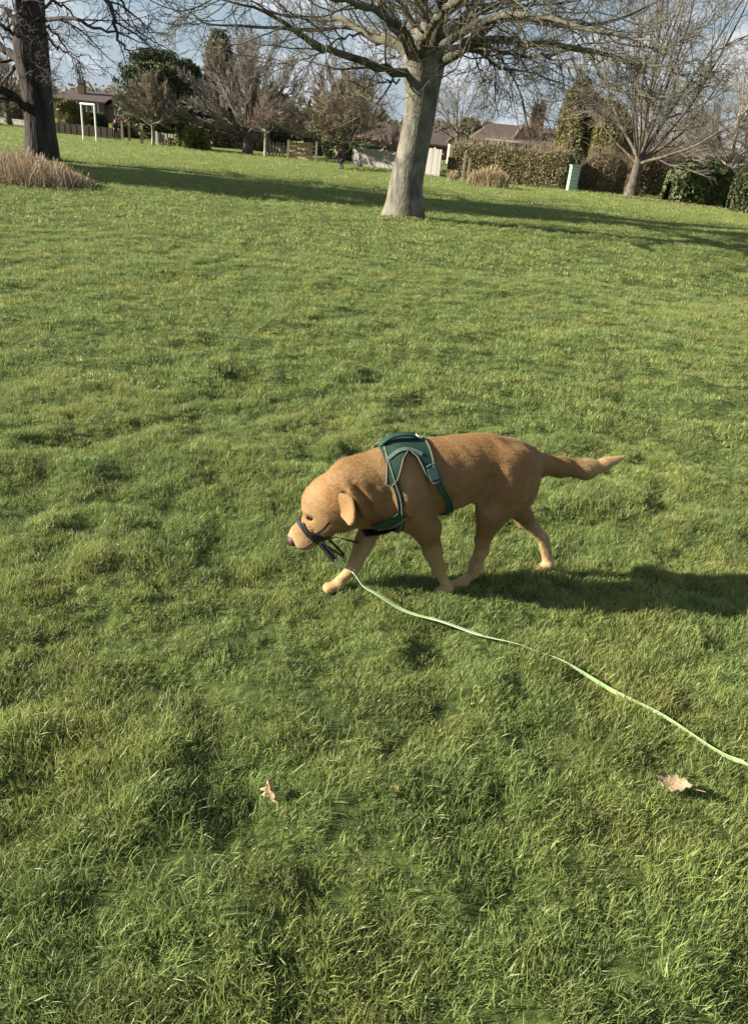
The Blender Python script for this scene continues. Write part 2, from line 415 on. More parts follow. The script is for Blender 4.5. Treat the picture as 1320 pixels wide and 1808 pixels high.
def sample_zone(y0, y1, dens, kinds, hsc, rng):
    wmax = 1.0 + 0.60 * y1
    n = int(dens * (y1 - y0) * 2 * wmax)
    y = y0 + (y1 - y0) * rng.random(n); x = (rng.random(n) * 2 - 1) * wmax
    k = np.abs(x) < 1.0 + 0.60 * np.maximum(y, 0)
    x, y = x[k], y[k]
    h1 = vnoise(x, y, 0.13, 31, 2); h2 = vnoise(x, y, 0.75, 37); h3 = vnoise(x, y, 2.4, 41, 2)
    den = np.clip((h1 * .7 + h2 * .3 - .26) * 3.4, 0.52, 1)                 # thin hollows between the clumps
    k = rng.random(len(x)) < den
    x, y, h1, h2, h3 = x[k], y[k], h1[k], h2[k], h3[k]
    sc = hsc * (0.64 + 1.0 * np.clip((h1 * .65 + h2 * .35 - .25) * 2, 0, 1)) * (0.8 + 0.4 * rng.random(len(x))) * (0.85 + .3 * h3)
    la = vnoise(x, y, 0.22, 51, 2) * 16 + rng.normal(0, 1.1, len(x)); lm = 0.05 + 0.55 * vnoise(x, y, 0.15, 57, 2)
    rot = np.stack([-lm * np.sin(la), lm * np.cos(la), rng.random(len(x)) * 6.283], 1)
    idx = rng.choice(kinds, len(x))
    return np.stack([x, y, ground_z(x, y)], 1), rot, sc, idx
zones = [(0.35, 1.7, 1700, [0, 1, 2, 3, 4, 0, 1, 2, 3, 5, 6], 1.0), (1.7, 4.5, 1350, [0, 1, 2, 3, 4], 0.9), (4.5, 11, 420, [7, 8, 9, 10], 0.85), (11, 24, 75, [11, 12, 13], 0.75), (24, 47, 12, [14, 15], 0.65)]
_rg = np.random.default_rng(21)
Zs = [sample_zone(*z, _rg) for z in zones]
gp = np.concatenate([z[0] for z in Zs]); gr = np.concatenate([z[1] for z in Zs]); gs = np.concatenate([z[2] for z in Zs]); gi = np.concatenate([z[3] for z in Zs])
gm = bpy.data.meshes.new('grass'); gm.vertices.add(len(gp)); gm.vertices.foreach_set('co', gp.astype(np.float32).ravel())
a = gm.attributes.new('rot', 'FLOAT_VECTOR', 'POINT'); a.data.foreach_set('vector', gr.astype(np.float32).ravel())
gxy = np.clip(.55 + .45 * gs, .85, 1.3); a = gm.attributes.new('scl', 'FLOAT_VECTOR', 'POINT'); a.data.foreach_set('vector', np.stack([gxy, gxy, gs * 1.08], 1).astype(np.float32).ravel())
gt = np.clip(np.random.default_rng(8).normal(.5, .2, len(gp)) * .7 + .3 * vnoise(gp[:, 0], gp[:, 1], .11, 63, 2), 0, 1)
a = gm.attributes.new('ptone', 'FLOAT', 'POINT'); a.data.foreach_set('value', gt.astype(np.float32))
a = gm.attributes.new('kind_index', 'INT', 'POINT'); a.data.foreach_set('value', gi.astype(np.int32))
gm.materials.append(M['grass'])
grass = link('grass', gm)
tag(grass, 'rough tufted grass covering the whole playing field', 'grass', kind='stuff')
ng = bpy.data.node_groups.new('scatter_grass', 'GeometryNodeTree')
ng.interface.new_socket('Geometry', in_out='INPUT', socket_type='NodeSocketGeometry')
ng.interface.new_socket('Geometry', in_out='OUTPUT', socket_type='NodeSocketGeometry')
gin = ng.nodes.new('NodeGroupInput'); gout = ng.nodes.new('NodeGroupOutput')
ci = ng.nodes.new('GeometryNodeCollectionInfo'); ci.inputs['Collection'].default_value = tuft_col
ci.inputs['Separate Children'].default_value = True; ci.inputs['Reset Children'].default_value = True
iop = ng.nodes.new('GeometryNodeInstanceOnPoints'); iop.inputs['Pick Instance'].default_value = True
def na(nm, ty):
    n = ng.nodes.new('GeometryNodeInputNamedAttribute'); n.data_type = ty; n.inputs['Name'].default_value = nm; return n.outputs[0]
ng.links.new(gin.outputs[0], iop.inputs['Points']); ng.links.new(ci.outputs[0], iop.inputs['Instance'])
ng.links.new(na('kind_index', 'INT'), iop.inputs['Instance Index'])
ng.links.new(na('rot', 'FLOAT_VECTOR'), iop.inputs['Rotation'])
ng.links.new(na('scl', 'FLOAT_VECTOR'), iop.inputs['Scale'])
ng.links.new(iop.outputs[0], gout.inputs[0])
md = grass.modifiers.new('scatter', 'NODES'); md.node_group = ng

# ------------------------------------------------------------------ far buildings
def prism_roof(mb, x0, x1, y0, y1, ze, zr, hip0=0.0, hip1=0.0, over=0.35, th=0.16):
    """ridge along x; hips pull the ridge ends in"""
    a, b, c, d = x0 - over, x1 + over, y0 - over, y1 + over
    ym = (y0 + y1) / 2
    v = []
    for dz in (0, -th):
        v += [(a, c, ze + dz), (b, c, ze + dz), (b, d, ze + dz), (a, d, ze + dz), (a + hip0, ym, zr + dz), (b - hip1, ym, zr + dz)]
    mb.add(v, [[0, 1, 5, 4], [2, 3, 4, 5], [7, 6, 10, 11], [9, 8, 11, 10], [0, 6, 7, 1], [2, 8, 9, 3], [1, 7, 8, 2], [3, 9, 6, 0]], [[3, 0, 4], [1, 2, 5], [6, 9, 10], [8, 7, 11]])
def walls(mb, x0, x1, y0, y1, h, gable=None):
    mb.box(x1 - x0, y1 - y0, h + 0.4, ((x0 + x1) / 2, (y0 + y1) / 2, (h - 0.4) / 2))
    if gable:
        ym = (y0 + y1) / 2
        for x in (x0 + .01, x1 - .01): mb.add([(x, y0, h), (x, y1, h), (x, ym, gable)], None, [[0, 1, 2]])
def chimney(parent, x, y, z0, z1, w=0.8, m='brick'):
    mb = MB().box(w, w, z1 - z0, (x, y, (z0 + z1) / 2)).box(w + .14, w + .14, .18, (x, y, z1 - .3))
    c = link('chimney', mb.mesh('chimney'), M[m], parent, True)
    for k in (-1, 1):
        V, q = tubes([[(x + k * w * .22, y, z1), (x + k * w * .22, y, z1 + .38)]], [[.13, .11]], 10)
        link('chimney_pot', mesh('chimney_pot', V, q), M['roof_orange'], c, True)
    return c
def window(parent, x, y, z, w, h):
    mb = MB().box(w, .10, .09, (x, y, z + h / 2)).box(w, .10, .09, (x, y, z - h / 2)).box(.09, .10, h - .09, (x - w / 2 + .045, y, z)).box(.09, .10, h - .09, (x + w / 2 - .045, y, z)).box(.07, .09, h - .09, (x, y, z))
    f = link('window', mb.mesh('window'), M['white_paint'], parent, True)
    link('pane', MB().box(w - .1, .03, h - .1, (x, y + .03, z)).mesh('pane'), M['glass_dark'], f, True)
# brick bungalow with two chimneys, far left
Y = 104.0
a0 = at(88, 170, Y); a1 = at(182, 172, Y); zr = at(140, 158, Y)[2]; ze = at(150, 177, Y)[2]
h1 = thing('brick_house', 'low brick house with dark roof and two chimneys behind the white goal frame', 'house', ((a0[0] + a1[0]) / 2, Y + 4, 0))
mb = MB(); walls(mb, a0[0], a1[0], Y, Y + 8, ze); b2 = at(236, 178, Y); ze2 = at(215, 189, Y)[2]; zr2 = at(205, 172, Y)[2]
mb2 = MB(); walls(mb2, a1[0] + .01, b2[0], Y + .8, Y + 7.2, ze2)
link('wall', mb.mesh('wall'), M['brick'], h1, True); link('wall', mb2.mesh('wall'), M['brick_red'], h1, True)
mb = MB(); prism_roof(mb, a0[0], a1[0], Y, Y + 8, ze, zr, 1.6, 0.0); link('roof', mb.mesh('roof'), M['roof_brown'], h1, True)
mb = MB(); prism_roof(mb, a1[0] + .4, b2[0], Y + .8, Y + 7.2, ze2, zr2, 0, 0); link('roof', mb.mesh('roof'), M['roof_brown'], h1, True)
c = at(130, 138, Y); chimney(h1, c[0], Y + 2.5, ze - .2, c[2], 0.75)
c = at(225, 156, Y); chimney(h1, c[0], Y + 4.0, ze2, c[2], 0.85)
for px in (165, 210): c = at(px, 212, Y); window(h1, c[0], Y - .02 + (0.8 if px > 183 else 0), 1.6, 1.5, 1.2)

# long dark roofed bungalow behind the pale fence
Y = 82.0
a0 = at(640, 230, Y); a1 = at(806, 240, Y); zr = at(720, 222, Y)[2]; ze = at(720, 250, Y)[2]
h2 = thing('bungalow', 'long bungalow with a plain dark roof behind the pale board fence', 'house', ((a0[0] + a1[0]) / 2, Y + 4, 0))
mb = MB(); walls(mb, a0[0], a1[0], Y, Y + 8, ze, zr - .1); link('wall', mb.mesh('wall'), M['brick'], h2, True)
mb = MB(); prism_roof(mb, a0[0], a1[0], Y, Y + 8, ze, zr); link('roof', mb.mesh('roof'), M['roof_brown'], h2, True)

# small gable fronted outbuilding
Y = 66.0
g0 = at(793, 246, Y); g1 = at(838, 250, Y); gp_ = at(815, 229, Y)
h3 = thing('outbuilding', 'small outbuilding with a pale pointed gable above the clipped hedge', 'outbuilding', (gp_[0], Y + 2, 0))
zt = gp_[2]; ze = (g0[2] + g1[2]) / 2
mb = MB(); x0, x1 = g0[0] + .12, g1[0] - .12
mb.add([(x0, Y, -.2), (x1, Y, -.2), (x1, Y, ze), (gp_[0], Y, zt - .12), (x0, Y, ze), (x0, Y + 4, -.2), (x1, Y + 4, -.2), (x1, Y + 4, ze), (gp_[0], Y + 4, zt - .12), (x0, Y + 4, ze)],
       [[0, 5, 9, 4], [1, 2, 7, 6], [0, 1, 2, 4], [5, 9, 7, 6]], [[4, 2, 3], [7, 9, 8]])
link('wall', mb.mesh('wall'), M['render_pale'], h3, True)
for sgn in (-1, 1):
    xe = g0[0] - .1 if sgn < 0 else g1[0] + .1
    v = [(gp_[0], Y - .25, zt), (gp_[0], Y + 4.3, zt), (xe, Y + 4.3, ze - .12), (xe, Y - .25, ze - .12)]
    v += [(p[0], p[1], p[2] - .12) for p in v]
    link('roof', MB().add(v, BOXF).mesh('roof'), M['roof_brown'], h3, True)

# tiled house with a tall chimney
Y = 76.0
a0 = at(836, 246, Y); a1 = at(985, 260, Y); zr = at(880, 216, Y)[2]; ze = at(880, 250, Y)[2]
h4 = thing('tiled_house', 'house with a hipped orange brown tiled roof and tall chimney above the hedge', 'house', ((a0[0] + a1[0]) / 2, Y + 4, 0))
mb = MB(); walls(mb, a0[0], a1[0], Y, Y + 8, ze); link('wall', mb.mesh('wall'), M['brick_red'], h4, True)
mb = MB(); prism_roof(mb, a0[0], a1[0], Y, Y + 8, ze, zr, 2.0, 0.6); link('roof', mb.mesh('roof'), M['roof_orange'], h4, True)
c = at(958, 182, Y); chimney(h4, c[0], Y + 2.0, ze - .5, c[2], 1.1, 'brick')
c0 = at(925, 232, Y); mbd = MB()
mbd.add([(c0[0] - .9, Y + .6, ze + .2), (c0[0] + .9, Y + .6, ze + .2), (c0[0], Y + .6, c0[2] + .6), (c0[0] - .9, Y + 3.4, ze + .2), (c0[0] + .9, Y + 3.4, ze + .2), (c0[0], Y + 3.4, c0[2] + .6)], [[0, 3, 5, 2], [1, 2, 5, 4]], [[0, 1, 2]])
link('gable', mbd.mesh('gable'), M['roof_orange'], h4, True)
for px in (870, 905): c = at(px, 262, Y); window(h4, c[0], Y - .02, 1.6, 1.5, 1.1)
# house far right behind the multi stemmed tree
Y = 72.0
a0 = at(1010, 262, Y); a1 = at(1220, 285, Y); zr = at(1130, 240, Y)[2]; ze = at(1130, 266, Y)[2]
h5 = thing('low_house', 'low brown roofed house mostly hidden behind the multi stemmed tree', 'house', ((a0[0] + a1[0]) / 2, Y + 4, 0))
mb = MB(); walls(mb, a0[0], a1[0], Y, Y + 8, ze, zr - .1); link('wall', mb.mesh('wall'), M['brick'], h5, True)
mb = MB(); prism_roof(mb, a0[0], a1[0], Y, Y + 8, ze, zr); link('roof', mb.mesh('roof'), M['roof_brown'], h5, True)
c = at(1136, 205, Y); chimney(h5, c[0], Y + 4, zr - .4, c[2], 1.0, 'brick_red')

# ------------------------------------------------------------------ fences, walls, posts
board_cache = {}
def board_mesh(w, h, t, key):
    k = (round(w, 3), round(h, 2), key)
    if k not in board_cache:
        v = boxv(w, t, h, (0, 0, h / 2)); v[6, 2] -= .01; v[5, 2] -= .01
        board_cache[k] = mesh('board', v, BOXF)
    return board_cache[k]
def board_fence(name, label, cat, A, B, h, bw, m, rail=True, gap=0.012, postevery=12, group=None, seed=3):
    A = np.array(A[:2]); B = np.array(B[:2]); Lg = np.linalg.norm(B - A); d = (B - A) / Lg; ang = math.atan2(d[1], d[0])
    f = thing(name, label, cat, (A[0], A[1], T(*A)), ang, group)
    rg = np.random.default_rng(seed); n = int(Lg / bw)
    for i in range(n):
        o = link('board', board_mesh(bw - gap, h, .022, m), M[m], f)
        o.location = (bw * (i + .5), (0.0 if i % 2 else .012), rg.normal(0, .008) + .008 * math.sin(i * .7)); o.rotation_euler[1] = rg.normal(0, .006)
    mb = MB()
    for z in (.3, h * .55, h - .2): mb.box(Lg, .05, .08, (Lg / 2, .055, z))
    link('rail', mb.mesh('rail'), M[m], f)
    for i in range(0, n + 1, postevery):
        link('fence_post', MB().box(.1, .1, h + .1, (min(i * bw, Lg), .13, h / 2)).mesh('fence_post'), M['post'], f)
    return f
def topz(px, py, p): return at(px, py, p[1])[2]
p0, p1 = G(622, 303), G(702, 304); 
p0 = np.array([at(622, 262, 45.5)[0], 45.5, 0]); p1 = np.array([at(705, 264, 43.8)[0], 43.8, 0])
board_fence('board_fence', 'pale weathered vertical board fence on the left side of the big trunk', 'fence', p0, p1, topz(650, 263, p0) , .16, 'board_grey')
p2 = np.array([at(750, 262, 42.9)[0], 42.9, 0]); p3 = np.array([at(782, 265, 41.6)[0], 41.6, 0])
board_fence('board_fence', 'short pale board fence between the big trunk and the clipped hedge', 'fence', p1 + (0.02, -.01, 0), p3, topz(766, 262, p2), .2, 'board_grey', seed=5)
q0 = np.array([at(508, 250, 47)[0], 47, 0]); q1 = np.array([at(556, 252, 46.5)[0], 46.5, 0])
board_fence('tan_fence_panel', 'tan wooden fence panel between two bare trees', 'fence', q0, q1, topz(530, 250, q0), .14, 'board_tan', postevery=6)
r0 = np.array([at(-30, 208, 62)[0], 62, 0]); r1 = np.array([at(60, 212, 60)[0], 60, 0])
board_fence('white_fence', 'whitish garden fence at the far left behind the dark trunk', 'fence', r0, r1, topz(20, 211, r0), .22, 'board_grey')
r2 = np.array([at(92, 219, 50)[0], 50, 0]); r3 = np.array([at(214, 224, 50)[0], 50, 0])
board_fence('dark_fence', 'dark brown close boarded fence behind the white goal frame', 'fence', r2, r3, topz(125, 219, r2), .18, 'board_dark')
s0 = np.array([at(274, 230, 48.5)[0], 48.5, 0]); s1 = np.array([at(322, 236, 48)[0], 48, 0])
board_fence('picket_fence', 'pale low picket fence under the dark conifer', 'fence', s0, s1, topz(290, 233, s0), .2, 'board_grey', gap=.07, postevery=8)
s2 = np.array([at(474, 252, 47.5)[0], 47.5, 0]); s3 = np.array([at(506, 254, 47.2)[0], 47.2, 0])
board_fence('paling_fence', 'grey open paling fence beside the tan fence panel', 'fence', s2, s3, topz(490, 251, s2), .2, 'post', gap=.09, postevery=8)
post_me = MB().box(.12, .12, 1.3, (0, 0, .6)).box(.15, .15, .04, (0, 0, 1.27)).mesh('wooden_post')
for px, py, hh, lab in ((217, 249, .8, 'thin wooden post nearest to the white goal frame'), (229, 250, .8, 'wooden post just left of the young twiggy tree'), (251, 252, .85, 'stout pale wooden post beside the young twiggy tree'),
                        (557, 291, .80, 'wooden post at the right end of the tan fence panel'), (508, 284, .72, 'wooden post at the left end of the tan fence panel')):
    p = G(px, py); o = bpy.data.objects.new('wooden_post', post_me); COL.objects.link(o)
    if not post_me.materials: post_me.materials.append(M['post'])
    o.location = (p[0], p[1], T(p[0], p[1]) - .05); o.scale = (1.15 if 'stout' in lab else .8, 1, hh)
    tag(o, lab, 'post', 'wooden posts along the field edge')

# goal frame
ga, gb = G(148, 247), G(171, 250)
d = gb[:2] - ga[:2]; wid = float(np.linalg.norm(d)); hz = at(149, 184, ga[1])[2]
goal = thing('goal_frame', 'white metal goal frame standing at the far left edge of the field', 'goal', (ga[0], ga[1], T(ga[0], ga[1])), math.atan2(d[1], d[0]))
for x in (0, wid):
    V, q = tubes([[(x, 0, -.05), (x, 0, hz)]], [[.042, .042]], 12); link('goal_post', mesh('goal_post', V, q, smooth=True), M['white_paint'], goal)
V, q = tubes([[(-.055, 0, hz + .05), (wid / 2, 0, hz + .055), (wid + .055, 0, hz + .05)]], [[.044] * 3], 12); link('crossbar', mesh('crossbar', V, q, smooth=True), M['white_paint'], goal)

# pale green cabinet beside the rounded hedge
p = G(1007, 339); top = at(1011, 295, p[1])[2]
cab = thing('green_cabinet', 'pale green slatted cabinet standing in the gap between the two hedges', 'cabinet', (p[0], p[1], T(p[0], p[1])), R(8))
link('housing', MB().box(.40, .32, top, (0, 0.03, top / 2)).mesh('housing'), M['box_green'], cab)
link('lid', MB().box(.46, .40, .05, (0, 0.02, top + .026)).mesh('lid'), M['box_green'], cab)
sl = mesh('slat', boxv(.40, .03, top / 7 - .045), BOXF)
for i in range(7):
    o = link('slat', sl, M['box_green'], cab); o.location = (0, -.146, top / 7 * (i + .5))
    o.rotation_euler[0] = R(-5)

# ------------------------------------------------------------------ hedges and shrubs
def leafcloud(P, N, size, rng, tone, elong=1.8, out=0.5):
    """one bent leaf (two triangles) at each point; N = outward directions"""
    n = len(P)
    d = rng.normal(size=(n, 3)) + N * out; d /= np.linalg.norm(d, axis=1, keepdims=True) + 1e-9
    e = np.cross(d, rng.normal(size=(n, 3))); e /= np.linalg.norm(e, axis=1, keepdims=True) + 1e-9
    s = size * (0.6 + 0.8 * rng.random(n))[:, None]
    f = np.cross(d, e)
    a = P - d * s * elong / 2; b = P + e * s * .5; c = P + d * s * elong / 2; g = P - e * s * .5 + f * s * .15
    V = np.stack([a, b, c, g], 1).reshape(-1, 3)
    q = np.arange(4 * n).reshape(n, 4)
    return V, q, np.repeat(tone, 4)
def hedge(name, label, cat, A, B, h0, h1, depth, m, nleaf, lsize, seed, rounded=.35, group=None, twigs=0, core='hedge_core', lump=.18):
    rg = np.random.default_rng(seed)
    A = np.array(A[:2]); B = np.array(B[:2]); Lg = np.linalg.norm(B - A); d = (B - A) / Lg; ang = math.atan2(d[1], d[0])
    t = thing(name, label, cat, (A[0], A[1], T(*A) - .02), ang, group)
    # a super-ellipse section swept along the hedge, uneven
    nu, nv = max(8, int(Lg / .25)), 18
    u = np.linspace(0, 1, nu); ph = np.linspace(0, math.pi, nv)
    U, PH = np.meshgrid(u, ph, indexing='ij')
    end = np.clip(np.minimum(U, 1 - U) * Lg / (rounded + 1e-3), 0, 1); end = np.sqrt(np.clip(1 - (1 - end) ** 2, 0.02, 1))
    H = h0 + (h1 - h0) * U
    lum = 1 + lump * 2 * (vnoise(U * Lg, PH * 1.2, .9, seed) - .5) + lump * (vnoise(U * Lg, PH * 1.2, .3, seed + 3) - .5)
    ex = 2 / 3.6
    cx = np.sign(np.cos(PH)) * np.abs(np.cos(PH)) ** ex; sx = np.abs(np.sin(PH)) ** ex
    def surf(k):
        x = U * Lg; y = depth / 2 - cx * depth / 2 * lum * k * (.35 + .65 * end); z = sx * H * (1 - (1 - lum) * .5) * k * (.55 + .45 * end)
        return np.stack([x, y, z], -1)
    Sf = surf(0.80); idx = np.arange(nu * nv).reshape(nu, nv)
    q = np.stack([idx[:-1, :-1], idx[1:, :-1], idx[1:, 1:], idx[:-1, 1:]], -1).reshape(-1, 4)
    link('branches', mesh('branches', Sf.reshape(-1, 3), q), M[core], t)
    So = surf(1.0)
    i = rg.integers(0, nu - 1, nleaf); j = rg.integers(0, nv - 1, nleaf); fu = rg.random(nleaf)[:, None]; fv = rg.random(nleaf)[:, None]
    P = (So[i, j] * (1 - fu) + So[i + 1, j] * fu) * (1 - fv) + (So[i, j + 1] * (1 - fu) + So[i + 1, j + 1] * fu) * fv
    ctr = np.array([0, depth / 2, 0]); N = P * np.array([0, 1, 1]) - ctr; N[:, 0] = 0; N[:, 2] -= np.minimum(P[:, 2], h0 * .5); N /= np.linalg.norm(N, axis=1, keepdims=True) + 1e-6
    P = P + N * (rg.random(nleaf)[:, None] ** 2 * .16 - .13) + rg.normal(0, .015, (nleaf, 3)); P[:, 2] = np.maximum(P[:, 2], .03)
    tone = np.clip(vnoise(P[:, 0], P[:, 2] + P[:, 1], .5, seed + 9) * 1.3 - .35 + rg.normal(0, .16, nleaf), 0, 1)
    V, q, tn = leafcloud(P, N, lsize, rg, tone)
    fo = link('foliage', mesh('foliage', V, q, attrs={'tone': tn}), M[m], t); fo['kind'] = 'stuff'
    if twigs:
        k = rg.integers(0, nleaf, twigs); p0 = P[k] - N[k] * .2; dr = N[k] * .7 + rg.normal(0, .35, (twigs, 3)) + np.array([0, 0, .45])
        ln = (.25 + .35 * rg.random(twigs))[:, None]
        pts = np.stack([p0, p0 + dr * ln * .5, p0 + dr * ln + rg.normal(0, .03, (twigs, 3))], 1)
        V, q = tubes(pts, np.tile([[.008, .006, .003]], (twigs, 1)), 3)
        tw = link('twigs', mesh('twigs', V, q), M['twig_tan'], t); tw['kind'] = 'stuff'
    return t
def hz(px, py, p): return at(px, py, p[1])[2]
A, B = G(783, 312), G(1000, 337)
hedge('clipped_hedge', 'long clipped brownish green hedge in front of the tiled houses', 'hedge', A, B, hz(790, 250, A), hz(990, 266, B), 1.3, 'hedge_green', 42000, .055, 3, rounded=.3, twigs=1500)
A, B = G(1022, 338), G(1100, 346); A = A + np.array([.0, 0, 0])
hedge('rounded_hedge', 'rounded brown leafless hedge right of the pale green cabinet', 'hedge', A, B, hz(1040, 268, A), hz(1095, 272, B), 1.6, 'hedge_brown', 26000, .05, 5, rounded=1.5, twigs=1800)
A, B = G(1103, 342), G(1215, 352)
hedge('brown_hedge', 'brown twiggy hedge behind the right tree trunk', 'hedge', A, B, hz(1110, 274, A), hz(1205, 282, B), 1.3, 'hedge_brown', 24000, .055, 7, rounded=.4, twigs=2500)
A, B = G(1195, 360), G(1296, 368)
hedge('laurel_bush', 'glossy green laurel bush with yellowish top at the right end of the hedges', 'bush', A, B, hz(1200, 283, A), hz(1290, 288, B), 1.8, 'laurel', 16000, .10, 9, rounded=1.0, lump=.35)
A, B = G(1292, 372), G(1370, 380)
hedge('dark_bush', 'dark rounded bush cut off by the right edge', 'bush', A, B, hz(1300, 275, A), hz(1340, 280, B), 1.6, 'conifer', 14000, .09, 12, rounded=1.2, lump=.3)
A, B = G(316, 260), G(332, 262)
hedge('lime_shrub', 'yellow green upright shrub left of the bare spreading tree', 'shrub', A, B, hz(322, 218, A), hz(330, 220, B), 1.0, 'shrub_lime', 5000, .08, 13, rounded=.5)
A, B = G(336, 262), G(352, 262)
hedge('dark_shrub', 'dark green block of shrub between the two yellow green shrubs', 'shrub', A, B, hz(340, 215, A), hz(350, 218, B), 1.0, 'conifer', 5000, .08, 14, rounded=.4)
A, B = G(353, 263), G(378, 264)
hedge('lime_shrub', 'wider yellow green shrub nearer to the bare spreading tree', 'shrub', A, B, hz(358, 222, A), hz(372, 225, B), 1.2, 'shrub_lime', 6000, .08, 15, rounded=.6)
A, B = G(290, 256), G(330, 260)
hedge('low_shrub', 'low grey green plants in front of the picket fence', 'plants', A, B, .45, .4, .9, 'shrub_olive', 3500, .08, 16, rounded=.3, lump=.5)
A = at(96, 240, 53); B = at(140, 240, 53)
hedge('garden_shrub', 'large olive green garden shrub left of the goal frame', 'shrub', A, B, hz(112, 168, A), hz(135, 190, B), 3.0, 'shrub_olive', 12000, .14, 17, rounded=1.4, lump=.45)
A = at(148, 240, 56); B = at(178, 240, 56)
hedge('garden_shrub', 'dark garden shrub seen through the goal frame', 'shrub', A, B, hz(160, 193, A), hz(170, 196, B), 2.0, 'conifer', 7000, .12, 18, rounded=1.0, lump=.4)
A = at(560, 262, 52); B = at(655, 268, 50)
hedge('garden_hedge', 'dark garden hedge behind the pale fence and brown dome tree', 'hedge', A, B, hz(600, 250, A), hz(640, 252, B), 2.0, 'conifer', 9000, .10, 19, rounded=.8, lump=.4)
A = at(968, 300, 48); B = at(1112, 300, 47)
hedge('ivy_clad_shrub', 'tall olive green evergreen shrub between the chimney and the right tree', 'shrub', A, B, hz(1030, 118, A), hz(1075, 190, B), 3.6, 'shrub_olive', 40000, .10, 20, rounded=1.6, lump=.5)
A = at(985, 320, 44.5); B = at(1015, 320, 44)
hedge('dark_shrub', 'dark evergreen shrub in the gap behind the pale green cabinet', 'shrub', A, B, hz(1000, 255, A), hz(1015, 262, B), 1.4, 'conifer', 8000, .08, 22, rounded=.6, lump=.4)

for (px0, px1, yy, pt0, pt1, mm, lab, sd0) in ((196, 320, 56, 205, 214, 'hedge_brown', 'brown leafless garden hedge behind the young twiggy tree', 41), (372, 470, 53, 222, 232, 'hedge_brown', 'low brown garden hedge behind the trunk of the spreading bare tree', 42),
                                          (462, 566, 55, 226, 236, 'conifer', 'dark evergreen garden hedge behind the tan fence panel', 43), (560, 700, 54, 240, 250, 'hedge_brown', 'brown garden hedge close behind the pale board fence', 44), (1120, 1330, 58, 262, 280, 'hedge_brown', 'brown twiggy garden hedge behind the laurel bush', 45), (-40, 60, 66, 178, 184, 'hedge_brown', 'brown leafless hedge behind the whitish fence at far left', 46)):
    A = at(px0, 250, yy); B = at(px1, 250, yy)
    hedge('garden_hedge', lab, 'hedge', A, B, at(px0, pt0, yy)[2], at(px1, pt1, yy)[2], 1.6, mm, 9000, .10, sd0, rounded=.8, lump=.45, twigs=900)

def grass_clump(name, label, A, B, n, h, depth, m, seed, wid=.012, lean=.5, group=None, hvar=None):
    rg = np.random.default_rng(seed); A = np.array(A[:2]); B = np.array(B[:2]); Lg = np.linalg.norm(B - A); d = (B - A) / Lg; nrm = np.array([-d[1], d[0]])
    u = rg.random(n); v = rg.normal(0, .35, n)
    env = np.sqrt(np.clip(1 - (2 * u - 1) ** 2, .03, 1))
    P = A + d * (u * Lg)[:, None] + nrm * (v * depth * env)[:, None]
    hh = h * env ** .6 * (.45 + .6 * rg.random(n)) * (.7 + .6 * vnoise(P[:, 0], P[:, 1], .5, seed))
    if hvar is not None: hh *= hvar(u)
    la = rg.random(n) * 6.283; l = lean * rg.random(n)
    ld = np.stack([np.cos(la), np.sin(la), np.zeros(n)], 1)
    z0 = terrain(P[:, 0], P[:, 1]) - .02
    p0 = np.column_stack([P, z0]); p1 = p0 + (ld * np.sin(l)[:, None] * .5 + np.array([0, 0, 1.]) * np.cos(l)[:, None] * .5) * hh[:, None]
    p2 = p1 + (ld * np.sin(l * 2.2)[:, None] * .5 + np.array([0, 0, 1.]) * np.cos(l * 2.2)[:, None] * .5) * hh[:, None]
    ta = rg.random(n) * 6.283; sd_ = np.stack([np.cos(ta), np.sin(ta), np.zeros(n)], 1) * wid / 2
    V = np.stack([p0 - sd_, p0 + sd_, p1 + sd_, p1 - sd_, p2 + sd_ * 1.3, p2 - sd_ * 1.3], 1).reshape(-1, 3)
    k = np.arange(n)[:, None] * 6; q = np.concatenate([k + np.array([[0, 1, 2, 3]]), k + np.array([[3, 2, 4, 5]])])
    c = np.array([*((A + B) / 2), 0]); V = V - c
    o = link(name, mesh(name, V, q, attrs={'tone': np.repeat(rg.random(n), 6)}), M[m]); o.location = tuple(c)
    return tag(o, label, 'dry grass', group)
grass_clump('dry_grass_clump', 'big clump of straw coloured dry grass at the foot of the dark tree', G(-40, 322), G(140, 327), 16000, .52, 1.4, 'straw', 31, wid=.007, lean=.95, hvar=lambda u: 1.12 - .55 * np.clip(u - .55, 0, 1) * 2)
grass_clump('low_weeds', 'low green weeds at the right end of the dry grass clump', G(112, 329), G(156, 330), 1200, .22, .7, 'shrub_olive', 35, wid=.02, lean=.9)
grass_clump('dry_grass_clump', 'tall straw grass growing against the clipped hedge', G(825, 326), G(895, 334), 1500, .80, .35, 'straw_pale', 32, wid=.014, lean=.35)
grass_clump('dry_grass_clump', 'small pale dry tuft left of the tall straw grass by the hedge', G(792, 318), G(803, 320), 300, .5, .3, 'straw_pale', 33, wid=.015, lean=.4)
grass_clump('rough_grass_strip', 'yellowish strip of long grass at the foot of the pale fence', G(610, 300), G(708, 304), 2500, .22, .35, 'shrub_lime', 34, wid=.014, lean=.8)
grass_clump('rough_grass_strip', 'ragged rough grass along the foot of the right hedges', G(1030, 345), G(1310, 372), 3500, .16, .4, 'shrub_olive', 36, wid=.012, lean=.8)
grass_clump('grass_collar', 'longer green grass round the foot of the big pale trunk', G(664, 391), G(760, 394), 1800, .13, .5, 'shrub_lime', 37, wid=.010, lean=.9)
